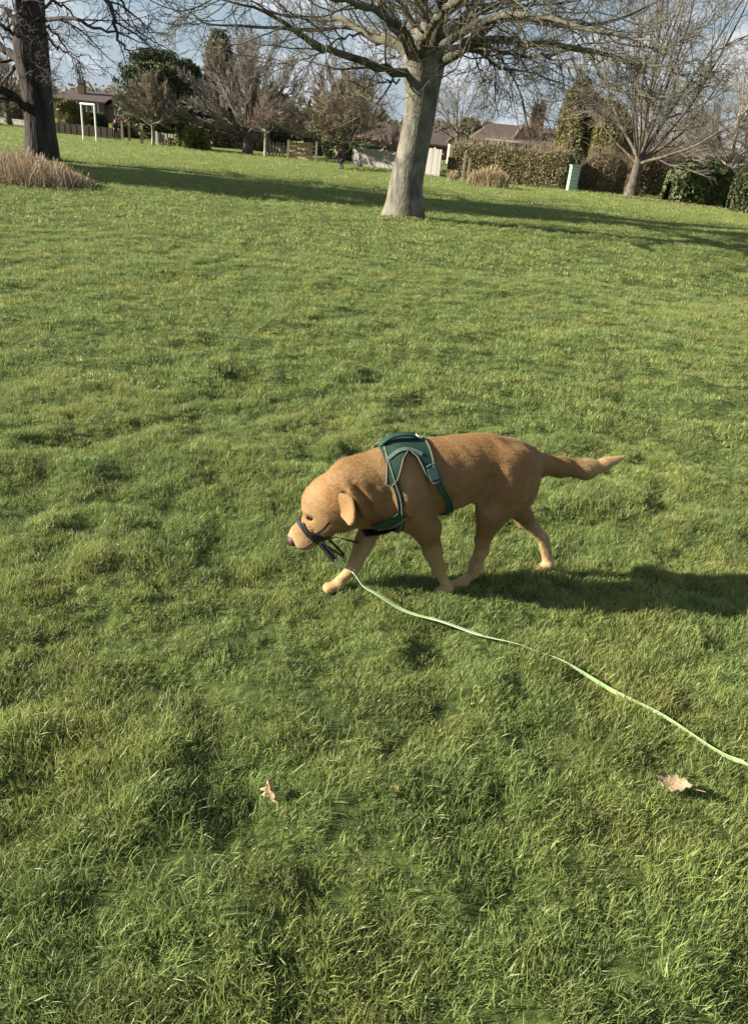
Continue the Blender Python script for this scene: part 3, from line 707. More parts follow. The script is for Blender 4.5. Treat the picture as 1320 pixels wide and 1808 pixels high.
for px, py, hh in ((815, 324, 1.3), (824, 325, 1.1)):
    p = G(px, py); o = bpy.data.objects.new('wooden_post', post_me); COL.objects.link(o); o.location = (p[0], p[1], T(p[0], p[1]) - .05); o.scale = (.8, .8, hh / 1.3)
    tag(o, 'taller wooden stake in front of the clipped hedge' if hh > 1.2 else 'shorter wooden stake in front of the clipped hedge', 'post', 'wooden posts along the field edge')

# ------------------------------------------------------------------ bare trees
def spawn(P, Rd, n, rng, ang, lf, ll, K, up=0.0, jit=.12, tmin=.15, tmax=1.0, rf=.55, rmin=.002, upvar=0.0, taper=.35):
    """children branches on the polylines P (N,k,3): n each; ang = angle off the parent; lf = length / parent length; up = bending towards the sky"""
    N, k, _ = P.shape
    t = (tmin + (tmax - tmin) * (np.arange(n)[None, :] + rng.random((N, n))) / n).ravel()
    pi = np.repeat(np.arange(N), n)
    s = t * (k - 1); i = np.minimum(s.astype(int), k - 2); f = (s - i)[:, None]
    p = P[pi, i] * (1 - f) + P[pi, i + 1] * f
    r = Rd[pi, i] * (1 - f[:, 0]) + Rd[pi, i + 1] * f[:, 0]
    tg = P[pi, i + 1] - P[pi, i]; tg /= np.linalg.norm(tg, axis=1, keepdims=True) + 1e-9
    Lp = np.linalg.norm(np.diff(P, axis=1), axis=2).sum(1)[pi]
    x = rng.normal(size=p.shape); x -= tg * (x * tg).sum(1, keepdims=True); x /= np.linalg.norm(x, axis=1, keepdims=True) + 1e-9
    a = ang * (.6 + .8 * rng.random(len(p)))[:, None]
    d = tg * np.cos(a) + x * np.sin(a)
    L = Lp * lf * (1.15 - .65 * t) * (.55 + .75 * rng.random(len(p)))
    L = np.maximum(L, ll)
    upv = up + upvar * rng.normal(size=len(p))
    out = np.empty((len(p), K, 3)); out[:, 0] = p
    st = (L / (K - 1))[:, None]
    for j in range(1, K):
        out[:, j] = out[:, j - 1] + d * st
        d = d + rng.normal(0, jit, d.shape); d[:, 2] += upv / (K - 1)
        d /= np.linalg.norm(d, axis=1, keepdims=True)
    r0 = np.maximum(np.minimum(r * rf * (.7 + .5 * rng.random(len(p))), r * .9), rmin)
    rad = r0[:, None] * np.linspace(1, taper, K)[None, :]
    return out, np.maximum(rad, rmin * .6)
def branch_mesh(name, levels, sides):
    V = []; Q = []; n = 0
    for (P, Rd), s_ in zip(levels, sides):
        v, q = tubes(P, Rd, s_); V.append(v); Q.append(q + n); n += len(v)
    return mesh(name, np.concatenate(V), np.concatenate(Q), smooth=True)
def trunk_mesh(pts, rad, S, n, seed, flare=.0, lump=.05, flare_h=.6, cut=None):
    """tapered trunk with root flare and uneven bark; returns mesh"""
    C = resample(np.column_stack([pts, rad]), n); P, rr = C[:, :3], C[:, 3]
    th = np.arange(S) / S * 2 * math.pi
    tg = np.gradient(P, axis=0); tg /= np.linalg.norm(tg, axis=1, keepdims=True)
    a = np.cross(tg, [0, 1, 0]); a /= np.linalg.norm(a, axis=1, keepdims=True); b = np.cross(tg, a)
    hgt = P[:, 2] - P[0, 2]
    fl = 1 + flare * np.exp(-hgt / flare_h)[:, None] * (.6 + .75 * (vnoise(th * 1.3, np.zeros(S), .55, seed)[None, :]))
    TH, HH = np.meshgrid(th, hgt)
    per = np.cos(TH) * 1.7 + 3.1, np.sin(TH) * 1.7 + HH * .35
    l = 1 + lump * 2 * (vnoise(per[0], per[1], .55, seed + 1) - .5) + lump * .5 * (vnoise(per[0] * 2, per[1] * 4, .4, seed + 2) - .5)
    r = rr[:, None] * fl * l
    V = P[:, None, :] + r[:, :, None] * (np.cos(th)[None, :, None] * a[:, None, :] + np.sin(th)[None, :, None] * b[:, None, :])
    idx = np.arange(n * S).reshape(n, S)
    q = np.stack([idx[:-1], np.roll(idx, -1, 1)[:-1], np.roll(idx, -1, 1)[1:], idx[1:]], -1).reshape(-1, 4)
    moss = np.clip(vnoise(per[0], per[1] * 1.4, .5, seed + 5).ravel() * 2.2 - .95, 0, .8)
    return mesh('trunk', V.reshape(-1, 3), q, smooth=True, attrs={'moss': moss})

def bare_tree(name, label, base, H, spread, trunk_h, tr, seed, nl=10, el=(25, 80), bark='bark_grey', twig='twig_brown', n2=7, n3=6, n4=5, a2=.6, lf2=.5, up1=.35, up2=.35, lean=(0, 0), group=None, dome=True, tw=.006, jit=.10, stems=None, rlimb=.22, flare=.35):
    rg = np.random.default_rng(seed)
    base = np.array([base[0], base[1], T(base[0], base[1]) - .05])
    t = thing(name, label, 'tree', base, 0, group)
    top = base + np.array([lean[0], lean[1], trunk_h])
    tm = trunk_mesh([base, base * .5 + top * .5 + rg.normal(0, .03, 3), top], [tr * 1.0, tr * .9, tr * .8], 16, 14, seed, flare)
    link('trunk', tm, M[bark], t, True)
    az = (np.arange(nl) + rg.random(nl) * .7) / nl * 2 * math.pi * 2.618 ; e = R(el[0]) + (R(el[1]) - R(el[0])) * (np.arange(nl) + rg.random(nl)) / nl
    e = rg.permutation(e)
    K = 9; out = np.empty((nl, K, 3)); rad = np.empty((nl, K))
    for i in range(nl):
        d = np.array([math.cos(az[i]) * math.cos(e[i]), math.sin(az[i]) * math.cos(e[i]), math.sin(e[i])])
        # the limb reaches the crown's outline (an ellipsoid)
        hh = H - trunk_h; k = 1 / math.sqrt((math.cos(e[i]) / (spread / 2)) ** 2 + (math.sin(e[i]) / hh) ** 2)
        L = k * (.82 + .2 * rg.random()); p = top - np.array([0, 0, trunk_h * .22 * rg.random()]); dd = d.copy(); dd[2] -= .15
        out[i, 0] = p
        for j in range(1, K):
            dd = dd + rg.normal(0, jit * .6, 3); dd[2] += up1 / K; dd /= np.linalg.norm(dd); p = p + dd * L / (K - 1); out[i, j] = p
        rad[i] = tr * rlimb * (.75 + .5 * rg.random()) * np.linspace(1, .18, K) ** .9
    l1 = (out, rad)
    l2 = spawn(*l1, n2, rg, a2, lf2, .3, 6, up2, jit, .18, .98, .55, .007)
    l3 = spawn(*l2, n3, rg, a2, .5, .2, 5, up2 * .6, jit, .15, 1, .6, tw)
    l4 = spawn(*l3, n4, rg, a2 * .9, .6, .15, 2, up2 * .4, jit, .1, 1, .7, tw * .8)
    link('limbs', branch_mesh('limbs', [l1, l2], [7, 4]), M[bark], t, True)
    c = link('crown', branch_mesh('crown', [l3, l4], [3, 3]), M[twig], t, True); c['kind'] = 'stuff'
    return t

def evergreen(name, label, base, H, W, seed, m, n=16000, ls=.18, shape='cone', group=None, trunk_show=.08):
    rg = np.random.default_rng(seed)
    base = np.array([base[0], base[1], T(base[0], base[1]) - .05])
    t = thing(name, label, 'tree', base, 0, group)
    V, q = tubes([[base, base + (0, 0, H * .5), base + (0, 0, H * .95)]], [[W * .05, W * .035, .02]], 8)
    link('trunk', mesh('trunk', V, q, smooth=True), M['bark_dark'], t, True)
    # sprays: short boughs that leave the stem, thick with leaf pieces
    nb = 260
    z = trunk_show + (1 - trunk_show) * rg.random(nb) ** .9; az = rg.random(nb) * 6.283
    if shape == 'cone': rw = W / 2 * (1.02 - z) ** .75
    elif shape == 'column': rw = W / 2 * np.clip(np.minimum((1.03 - z) * 2.2, (z + .25) * 2.5), 0, 1) ** .7
    else: rw = W / 2 * np.sqrt(np.clip(1 - (2 * (z - .08) / .92 - 1) ** 2 * .9, .05, 1))
    rw = rw * (.62 + .5 * rg.random(nb)) * (.85 + .45 * vnoise(az * .8, z * 4, .6, seed))
    bl = .35 * W * (.4 + .6 * rg.random(nb)) * (1 - .45 * z)
    tip = base + np.column_stack([np.cos(az) * rw, np.sin(az) * rw, z * H])
    N = np.column_stack([np.cos(az), np.sin(az), .55 * np.ones(nb)]); N /= np.linalg.norm(N, axis=1, keepdims=True)
    k = rg.integers(0, nb, n); f = rg.random(n)
    P = tip[k] - N[k] * (bl[k] * f ** 1.3)[:, None] + rg.normal(0, 1, (n, 3)) * (.05 * W * (.35 + f))[:, None] * np.array([1, 1, .8])
    P[:, 2] = np.clip(P[:, 2], base[2] + H * trunk_show * .6, base[2] + H * 1.01)
    tone = np.clip(rg.normal(0, .16, n) + rg.random(nb)[k] * .55 - .05 - .2 * f, 0, 1)
    V, q, tn = leafcloud(P, N[k], ls, rg, tone, 2.2, .7)
    c = link('crown', mesh('crown', V, q, attrs={'tone': tn}), M[m], t, True); c['kind'] = 'stuff'
    return t

# ---- the big pale trunked tree, surveyed limb by limb from the photograph
TB = G(711, 387); TY = TB[1]
rg = np.random.default_rng(77)
def limb_pts(pl, y0=TY):
    return np.array([at(px, py, y0 + dy) for px, py, dy in pl])
big = thing('big_tree', 'big bare tree with a pale leaning trunk and wide spreading limbs in mid field', 'tree', (TB[0], TB[1], T(TB[0], TB[1]) - .04))
sc_ = mpp(TB)
tp = [TB + np.array([0, 0, -.08]), at(714, 360, TY), at(717, 325, TY), at(728.5, 267, TY), at(740, 205, TY), at(744, 160, TY), at(746, 128, TY), at(750, 95, TY), at(757, 55, TY)]
tr_ = np.array([31, 29, 27.5, 26, 26, 29, 33, 34, 24]) * sc_
link('trunk', trunk_mesh(np.array(tp), tr_, 40, 70, 4, .48, .04, .38), M['bark_pale'], big, True)
LIMBS = [  # (pixel x, pixel y, metres nearer(-) or farther(+) than the trunk) ..., start and end width in pixels
    ([(735, 138, 0), (700, 130, -.4), (672, 122, -.8), (627, 99, -1.4), (588, 86, -1.8), (560, 81, -2.1), (523, 53, -2.6), (483, 30, -3.0), (430, 14, -3.4), (360, -5, -3.9)], 21, 6),
    ([(745, 118, 0), (722, 100, .3), (700, 77, .6), (640, 58, 1.1), (600, 34, 1.6), (567, 31, 1.9), (490, 24, 2.8), (445, 2, 3.2), (380, -40, 3.6)], 25, 5),
    ([(725, 92, .2), (690, 66, .8), (650, 52, 1.3), (612, 49, 1.8), (560, 52, 2.3), (507, 50, 2.8), (440, 47, 3.5), (373, 43, 4.2), (345, 30, 4.5), (315, 10, 4.8), (288, -2, 5.0)], 13, 4),
    ([(728, 110, -.2), (710, 70, -.6), (686, 38, -1.0), (668, 2, -1.4), (655, -60, -1.8), (630, -140, -2.2)], 16, 6),
    ([(742, 90, 0), (722, 38, .7), (690, 5, 1.3), (660, -30, 1.9), (600, -70, 2.6)], 13, 5),
    ([(748, 85, 0), (752, 30, .5), (740, -40, .9), (728, -150, 1.4), (735, -300, 1.8)], 34, 14),
    ([(762, 85, -.2), (778, 30, -.6), (782, -40, -1.0), (800, -160, -1.6), (810, -300, -2.0)], 36, 14),
    ([(765, 95, 0), (800, 50, .6), (832, 10, 1.0), (865, -40, 1.5), (930, -140, 2.2), (1000, -230, 2.8)], 26, 9),
    ([(765, 105, 0), (795, 92, .3), (818, 76, .6), (854, 52, 1.0), (880, 34, 1.4), (957, 41, 2.2), (1020, 43, 2.8), (1087, 32, 3.5), (1150, 10, 4.2), (1210, -20, 4.8)], 27, 5),
    ([(765, 118, 0), (800, 98, -.5), (840, 72, -1.0), (880, 68, -1.5), (940, 78, -2.1), (990, 78, -2.6), (1067, 97, -3.3), (1157, 116, -4.2), (1205, 121, -4.7)], 22, 5),
    ([(770, 112, .0), (800, 96, .4), (836, 92, .9), (860, 105, 1.2), (882, 118, 1.5), (947, 132, 2.2), (1007, 157, 2.8), (1040, 178, 3.2)], 14, 3),
    ([(838, 86, -1.0), (870, 98, -1.4), (887, 121, -1.6), (920, 150, -2.0), (973, 181, -2.6)], 7, 3),
    ([(985, 78, -2.5), (1030, 95, -3.0), (1049, 110, -3.3), (1067, 146, -3.5), (1113, 168, -4.0), (1160, 172, -4.5), (1214, 172, -5.0)], 9, 3),
    ([(775, 80, -.3), (830, 45, -1.4), (890, 28, -2.4), (960, 38, -3.3), (1040, 52, -4.2), (1110, 62, -5.0), (1200, 80, -5.9)], 19, 5),
    ([(770, 70, .4), (850, 20, 1.4), (930, -5, 2.3), (1010, -10, 3.2), (1100, -30, 4.2)], 18, 5),
    ([(740, 100, -.4), (700, 40, -1.8), (640, 10, -3.0), (560, -8, -4.2), (470, -10, -5.3), (380, -30, -6.3)], 17, 5),
    ([(745, 95, -.4), (760, 50, -1.6), (800, 10, -2.8), (850, -30, -4.0), (900, -80, -5.0)], 20, 7),
    ([(750, 100, .4), (742, 60, 1.6), (715, 20, 2.8), (690, -30, 4.0), (670, -100, 5.0)], 20, 7),
    ([(705, 140, -.3), (690, 146, -.6), (665, 146, -.9), (640, 158, -1.2), (625, 168, -1.4)], 5, 2),
    ([(640, 58, 1.1), (600, 70, .8), (560, 95, .5), (520, 110, .2), (470, 100, -.1)], 6, 2),
    ([(880, 34, 1.4), (930, 10, 1.0), (990, 5, .6), (1060, -10, .2)], 9, 3),
    ([(830, 70, -1), (900, 95, -.4), (960, 100, .2), (1030, 85, .8), (1100, 110, 1.4), (1190, 150, 2.2)], 9, 3),
]
lv1P = []; lv1R = []
for pl, w0, w1 in LIMBS:
    P = limb_pts(pl); n = 22
    C = resample(P, n)
    sg = np.linspace(0, 1, n)
    C[1:] += rg.normal(0, .018, (n - 1, 3)) + (.05 * np.sin(sg[1:, None] * rg.uniform(8, 14) + rg.random() * 6)) * rg.normal(0, .5, 3)
    rr = (w0 * (1 - sg) ** 1.15 + w1 * (1 - (1 - sg) ** 1.15)) * sc_ / 2 * .70 * (1 - .8 * sg ** 5) * (1 + .06 * rg.normal(size=n))
    V, q = tubes(C[None], rr[None], 10)
    link('limb', mesh('limb', V, q, smooth=True), M['bark_limb'], big, True)
    lv1P.append(C); lv1R.append(rr)
l1 = (np.array(lv1P), np.array(lv1R))
l2 = spawn(*l1, 14, rg, .75, .36, .7, 8, .25, .17, .12, 1.0, .36, .010, upvar=.35)
l3 = spawn(*l2, 7, rg, .75, .48, .35, 6, .15, .2, .15, 1.0, .5, .0055, upvar=.4)
l4 = spawn(*l3, 8, rg, .8, .5, .18, 3, .2, .2, .15, 1.0, .6, .0038, upvar=.4)
link('boughs', branch_mesh('boughs', [l2], [5]), M['bark_limb'], big, True)['kind'] = 'stuff'
cw = link('twigs', branch_mesh('twigs', [l3, l4], [4, 3]), M['twig_olive'], big, True); cw['kind'] = 'stuff'

# ---- the dark tree at the left edge
DB = G(73, 278); DY = DB[1]; rg = np.random.default_rng(78)
dk = thing('dark_tree', 'dark bare tree with a thick furrowed trunk at the left edge of the field', 'tree', (DB[0], DB[1], T(DB[0], DB[1]) - .04))
ds = mpp(DB)
tp = [at(74, 282, DY), at(74, 262, DY), at(72, 230, DY), at(68, 190, DY), at(64, 150, DY), at(58, 110, DY), at(55, 75, DY), at(54, 40, DY), at(56, 0, DY), at(58, -60, DY), at(62, -160, DY), at(60, -300, DY)]
link('trunk', trunk_mesh(np.array(tp), np.array([27, 26, 25, 24.5, 25, 27, 27, 24, 20, 16, 13, 7]) * ds, 36, 80, 8, .22, .07, .4), M['bark_dark'], dk, True)
DL = [([(60, 205, 0), (42, 190, -.4), (22, 172, -.8), (0, 158, -1.2), (-40, 150, -1.8), (-90, 165, -2.4)], 18, 7),
      ([(52, 120, 0), (34, 108, .3), (15, 92, .6), (-5, 76, .9), (-50, 50, 1.4), (-120, 30, 2)], 19, 8),
      ([(45, 75, 0), (22, 58, -.3), (0, 45, -.6), (-50, 25, -1)], 9, 5),
      ([(42, 80, .3), (20, 68, .6), (0, 62, .9), (-40, 64, 1.2)], 6, 3),
      ([(48, 60, 0), (36, 35, -.3), (32, 0, -.5), (20, -60, -.9), (0, -160, -1.3)], 17, 8),
      ([(45, 55, 0), (20, 25, .5), (0, 8, .9), (-40, -20, 1.5)], 10, 5),
      ([(72, 38, 0), (85, 31, -.4), (105, 32, -.9), (135, 36, -1.5), (160, 46, -2.0), (187, 54, -2.6), (215, 58, -3.2), (240, 70, -3.8), (262, 80, -4.3)], 8, 2),
      ([(76, 22, 0), (82, 8, .4), (95, 2, .8), (115, 12, 1.3), (130, 30, 1.7), (150, 52, 2.2), (165, 75, 2.6)], 6, 2),
      ([(74, 55, 0), (88, 66, -.4), (105, 85, -.9), (130, 95, -1.4), (160, 101, -2.0)], 6, 2),
      ([(74, 45, 0), (90, 52, .5), (108, 70, 1.0), (122, 92, 1.5), (140, 108, 2.0)], 5, 2),
      ([(60, -60, 0), (100, -70, -.9), (150, -40, -1.8), (185, -5, -2.5), (203, 30, -3.0), (208, 60, -3.3), (222, 85, -3.7), (238, 88, -4.0)], 12, 3),
      ([(60, -30, 0), (100, -35, .8), (150, -30, 1.6), (200, -10, 2.5), (225, 20, 3.0), (240, 50, 3.5)], 10, 3),
      ([(60, -120, 0), (110, -160, 1), (180, -150, 2), (240, -110, 3), (290, -50, 3.8)], 12, 3),
      ([(62, -150, 0), (20, -200, -1), (-40, -220, -2), (-100, -200, -3)], 12, 4),
      ([(62, -180, 0), (80, -260, -1), (120, -330, -2), (180, -380, -3)], 11, 4),
      ([(70, 30, -.6), (55, 52, -.75), (60, 65, -.8), (75, 64, -.85)], 3, 2), ([(56, 108, -.7), (68, 116, -.85), (75, 130, -.85), (86, 137, -.8)], 3, 1.5)]
lp = []; lr = []
for pl, w0, w1 in DL:
    C = resample(limb_pts(pl, DY), 18); sg = np.linspace(0, 1, 18)
    C[1:] += rg.normal(0, .03, (17, 3))
    rr = (w0 * (1 - sg) + w1 * sg) * ds / 2 * .9 * (1 - .8 * sg ** 5) * (1 + .06 * rg.normal(size=18))
    V, q = tubes(C[None], rr[None], 9); link('limb', mesh('limb', V, q, smooth=True), M['bark_dark'], dk, True)
    lp.append(C); lr.append(rr)
l1 = (np.array(lp), np.array(lr))
l2 = spawn(*l1, 8, rg, .7, .36, .5, 7, -.1, .16, .15, 1, .45, .012, upvar=.5)
l3 = spawn(*l2, 6, rg, .7, .48, .35, 6, -.05, .18, .15, 1, .55, .009, upvar=.5)
l4 = spawn(*l3, 3, rg, .8, .5, .2, 4, .1, .2, .15, 1, .6, .007, upvar=.4)
link('boughs', branch_mesh('boughs', [l2], [5]), M['bark_dark'], dk, True)['kind'] = 'stuff'
cw = link('twigs', branch_mesh('twigs', [l3, l4], [3, 3]), M['twig_dark'], dk, True); cw['kind'] = 'stuff'

# ---- trees along the far side
def hgt(px, py, b): return at(px, py, b[1])[2]
b = G(1113, 348)
bare_tree('multi_stem_tree', 'tall bare tree with many upright stems fanning from a short trunk', b, 14.0, 12.5, 1.75, .225, 101, nl=19, el=(17, 90), bark='bark_grey', twig='twig_grey', n2=9, n3=8, n4=6, a2=.62, lf2=.36, up1=.8, up2=.4, jit=.16, tw=.009, rlimb=.30, flare=.6)
b = G(437, 271); b = b * 1.0
bare_tree('spreading_tree', 'bare grey brown tree spreading widely from a short trunk left of the tan fence panel', b, hgt(437, 40, b), 8.2, 1.2, .26, 102, nl=22, el=(12, 84), twig='twig_grey', n2=11, n3=9, n4=8, a2=.42, lf2=.38, up1=.4, up2=.3, tw=.0105)
b = at(601, 285, 45.8)
bare_tree('dome_tree', 'round headed tan brown twiggy tree rising above the pale board fence', b, hgt(601, 122, b), 5.7, 1.3, .17, 103, nl=26, el=(10, 86), twig='twig_tan', n2=12, n3=9, n4=9, a2=.40, lf2=.34, up1=.30, up2=.25, tw=.0125)
b = at(270, 250, 46)
bare_tree('young_twiggy_tree', 'young brown twiggy tree with a thin pale stem in front of the dark conifer', b, hgt(275, 132, b), 3.9, 1.15, .075, 104, nl=18, el=(20, 85), bark='bark_birch', twig='twig_brown', n2=11, n3=9, n4=7, a2=.42, lf2=.4, up1=.4, up2=.3, tw=.008, rlimb=.5)
b = at(468, 278, 44.5)
bare_tree('pale_stem_sapling', 'slender sapling with a pale stem and reddish twigs beside the paling fence', b, hgt(470, 190, b), 2.6, 1.4, .08, 105, nl=10, el=(15, 80), bark='bark_birch', twig='twig_red', n2=6, n3=5, n4=4, a2=.6, up1=.3, rlimb=.5, tw=.008)
b = at(692, 300, 46.5)
bare_tree('red_sapling', 'small reddish sapling in front of the dark roof left of the big trunk', b, hgt(692, 212, b), 1.9, .9, .04, 106, nl=9, el=(35, 85), bark='twig_red', twig='twig_red', n2=5, n3=4, n4=3, a2=.5, up1=.3, rlimb=.5, tw=.007)
b = at(800, 300, 62)
bare_tree('grey_tree', 'bare grey tree showing just right of the big trunk', b, hgt(770, 95, b), 5.2, 2.2, .2, 107, nl=14, el=(20, 85), twig='twig_grey', n2=7, n3=6, n4=5, tw=.012)
b = at(1275, 340, 46)
bare_tree('pale_twig_tree', 'large bare tree with dense pale hanging twigs at the right edge', b, hgt(1270, 15, b), 9.5, 2.0, .28, 108, nl=20, el=(5, 85), bark='bark_birch', twig='twig_pale', n2=11, n3=9, n4=7, a2=.7, lf2=.45, up1=.1, up2=-.35, jit=.16, tw=.009)
b = at(1350, 340, 52)
bare_tree('tall_grey_tree', 'tall bare grey tree partly cut off by the right edge', b, 12.5, 9, 2.5, .3, 109, nl=16, el=(15, 85), twig='twig_grey', n2=8, n3=6, n4=4, a2=.6, up2=.1, tw=.011)
b = at(950, 300, 58)
bare_tree('red_brown_tree', 'small bare tree with reddish twigs in front of the tall chimney', b, hgt(945, 165, b), 4.8, 1.7, .11, 110, nl=12, el=(10, 80), twig='twig_red', n2=6, n3=5, n4=4, tw=.010, a2=.7)
b = at(18, 230, 58)
bare_tree('thicket_tree', 'bare brown tree at the far left seen behind the dark trunk limbs', b, hgt(15, 95, b), 7.0, 1.6, .2, 111, nl=18, el=(5, 85), twig='twig_brown', n2=8, n3=6, n4=5, tw=.012)
b = at(-60, 230, 56)
bare_tree('thicket_tree', 'lower bare grey tree cut off by the left edge behind the dark trunk', b, 4.9, 7.0, 1.2, .2, 112, nl=16, el=(5, 80), twig='twig_grey', n2=8, n3=6, n4=4, tw=.012)
b = at(505, 270, 60)
bare_tree('brown_tree', 'brown bare tree filling the gap behind the paling fence', b, hgt(505, 165, b), 6.0, 1.0, .15, 113, nl=16, el=(5, 85), twig='twig_brown', n2=8, n3=6, n4=5, tw=.013)
b = at(590, 260, 70)
bare_tree('brown_tree', 'faint brown bare tree rising behind the round headed tree', b, hgt(580, 92, b), 6.5, 1.5, .2, 114, nl=16, el=(15, 88), twig='twig_brown', n2=8, n3=6, n4=4, tw=.012)
b = at(640, 260, 64)
bare_tree('grey_tree', 'bare grey tree between the round headed tree and the big trunk', b, hgt(650, 130, b), 5.0, 1.5, .16, 118, nl=14, el=(15, 88), twig='twig_grey', n2=7, n3=6, n4=4, tw=.012)
b = at(1180, 330, 60)
bare_tree('brown_tree', 'brown bare tree behind the laurel bush and right tree', b, hgt(1180, 190, b), 8.0, 1.4, .2, 115, nl=16, el=(5, 80), twig='twig_brown', n2=8, n3=6, n4=5, tw=.012)
b = at(855, 260, 95)
bare_tree('distant_tree', 'distant bare tree above the roofs right of the big trunk', b, hgt(830, 205, b), 6.0, 2, .2, 116, nl=12, el=(15, 85), twig='twig_brown', n2=6, n3=5, n4=4, tw=.018)
b = at(205, 200, 140)
bare_tree('distant_tree', 'distant bare tree top between the two chimneys of the brick house', b, hgt(200, 148, b), 8.0, 2, .2, 117, nl=12, el=(25, 88), twig='twig_grey', n2=6, n3=5, n4=4, tw=.022)

b = at(280, 240, 54)
evergreen('conifer', 'broad dark green conifer behind the young twiggy tree', b, hgt(275, 88, b), 4.4, 121, 'conifer', 40000, .085, 'round')
b = at(322, 240, 56)
evergreen('conifer', 'shorter dark green conifer on the right shoulder of the broad conifer', b, hgt(320, 102, b), 3.2, 122, 'conifer', 24000, .085, 'round')
b = at(388, 240, 58)
evergreen('cypress', 'tall brownish columnar cypress behind the spreading bare tree', b, hgt(386, 55, b), 4.4, 123, 'cypress', 44000, .095, 'cone')
b = at(478, 260, 66)
evergreen('dark_evergreen', 'dark low evergreen behind the spreading bare tree', b, hgt(470, 160, b), 3.6, 124, 'conifer', 16000, .11, 'round')
b = at(822, 250, 90)
evergreen('round_evergreen', 'distant round olive tree above the small gable', b, hgt(822, 208, b), 3.4, 125, 'shrub_olive', 4000, .22, 'round')
# a row of evergreens stands beyond the left edge of the view; its shade lies across the field
for i, (x, y, hh, ww) in enumerate(((-23.5, 18.0, 14.5, 3.6), (-26, 20.2, 15.5, 4.2), (-22.5, 21.8, 12.0, 3.2))):
    evergreen('field_evergreen', ('tall evergreen beyond the left edge, nearest the camera of three', 'tallest evergreen beyond the left edge of the view', 'shortest evergreen beyond the left edge of the view')[i], (x, y), hh, ww, 130 + i, 'conifer', 14000, .22, 'column', group='evergreens beyond the left edge')

# far belt of bare woodland behind the gardens
rg = np.random.default_rng(140); n = 30000
x = rg.uniform(-150, 150, n); y = 170 + rg.normal(0, 6, n); h_ = 3.0 + 3.2 * vnoise(x, y * 0, 14, 3) + 1.6 * vnoise(x, y * 0, 3, 5)
P = np.column_stack([x, y, h_ * rg.random(n) ** .7 - .2])
V, q, tn = leafcloud(P, np.tile([[0, -.5, .3]], (n, 1)), .5, rg, rg.random(n), 1.6, .3)
tag(link('far_woodland', mesh('far_woodland', V, q, attrs={'tone': tn}), M['cypress']), 'low brown belt of far woodland behind the houses', 'woodland', kind='stuff')

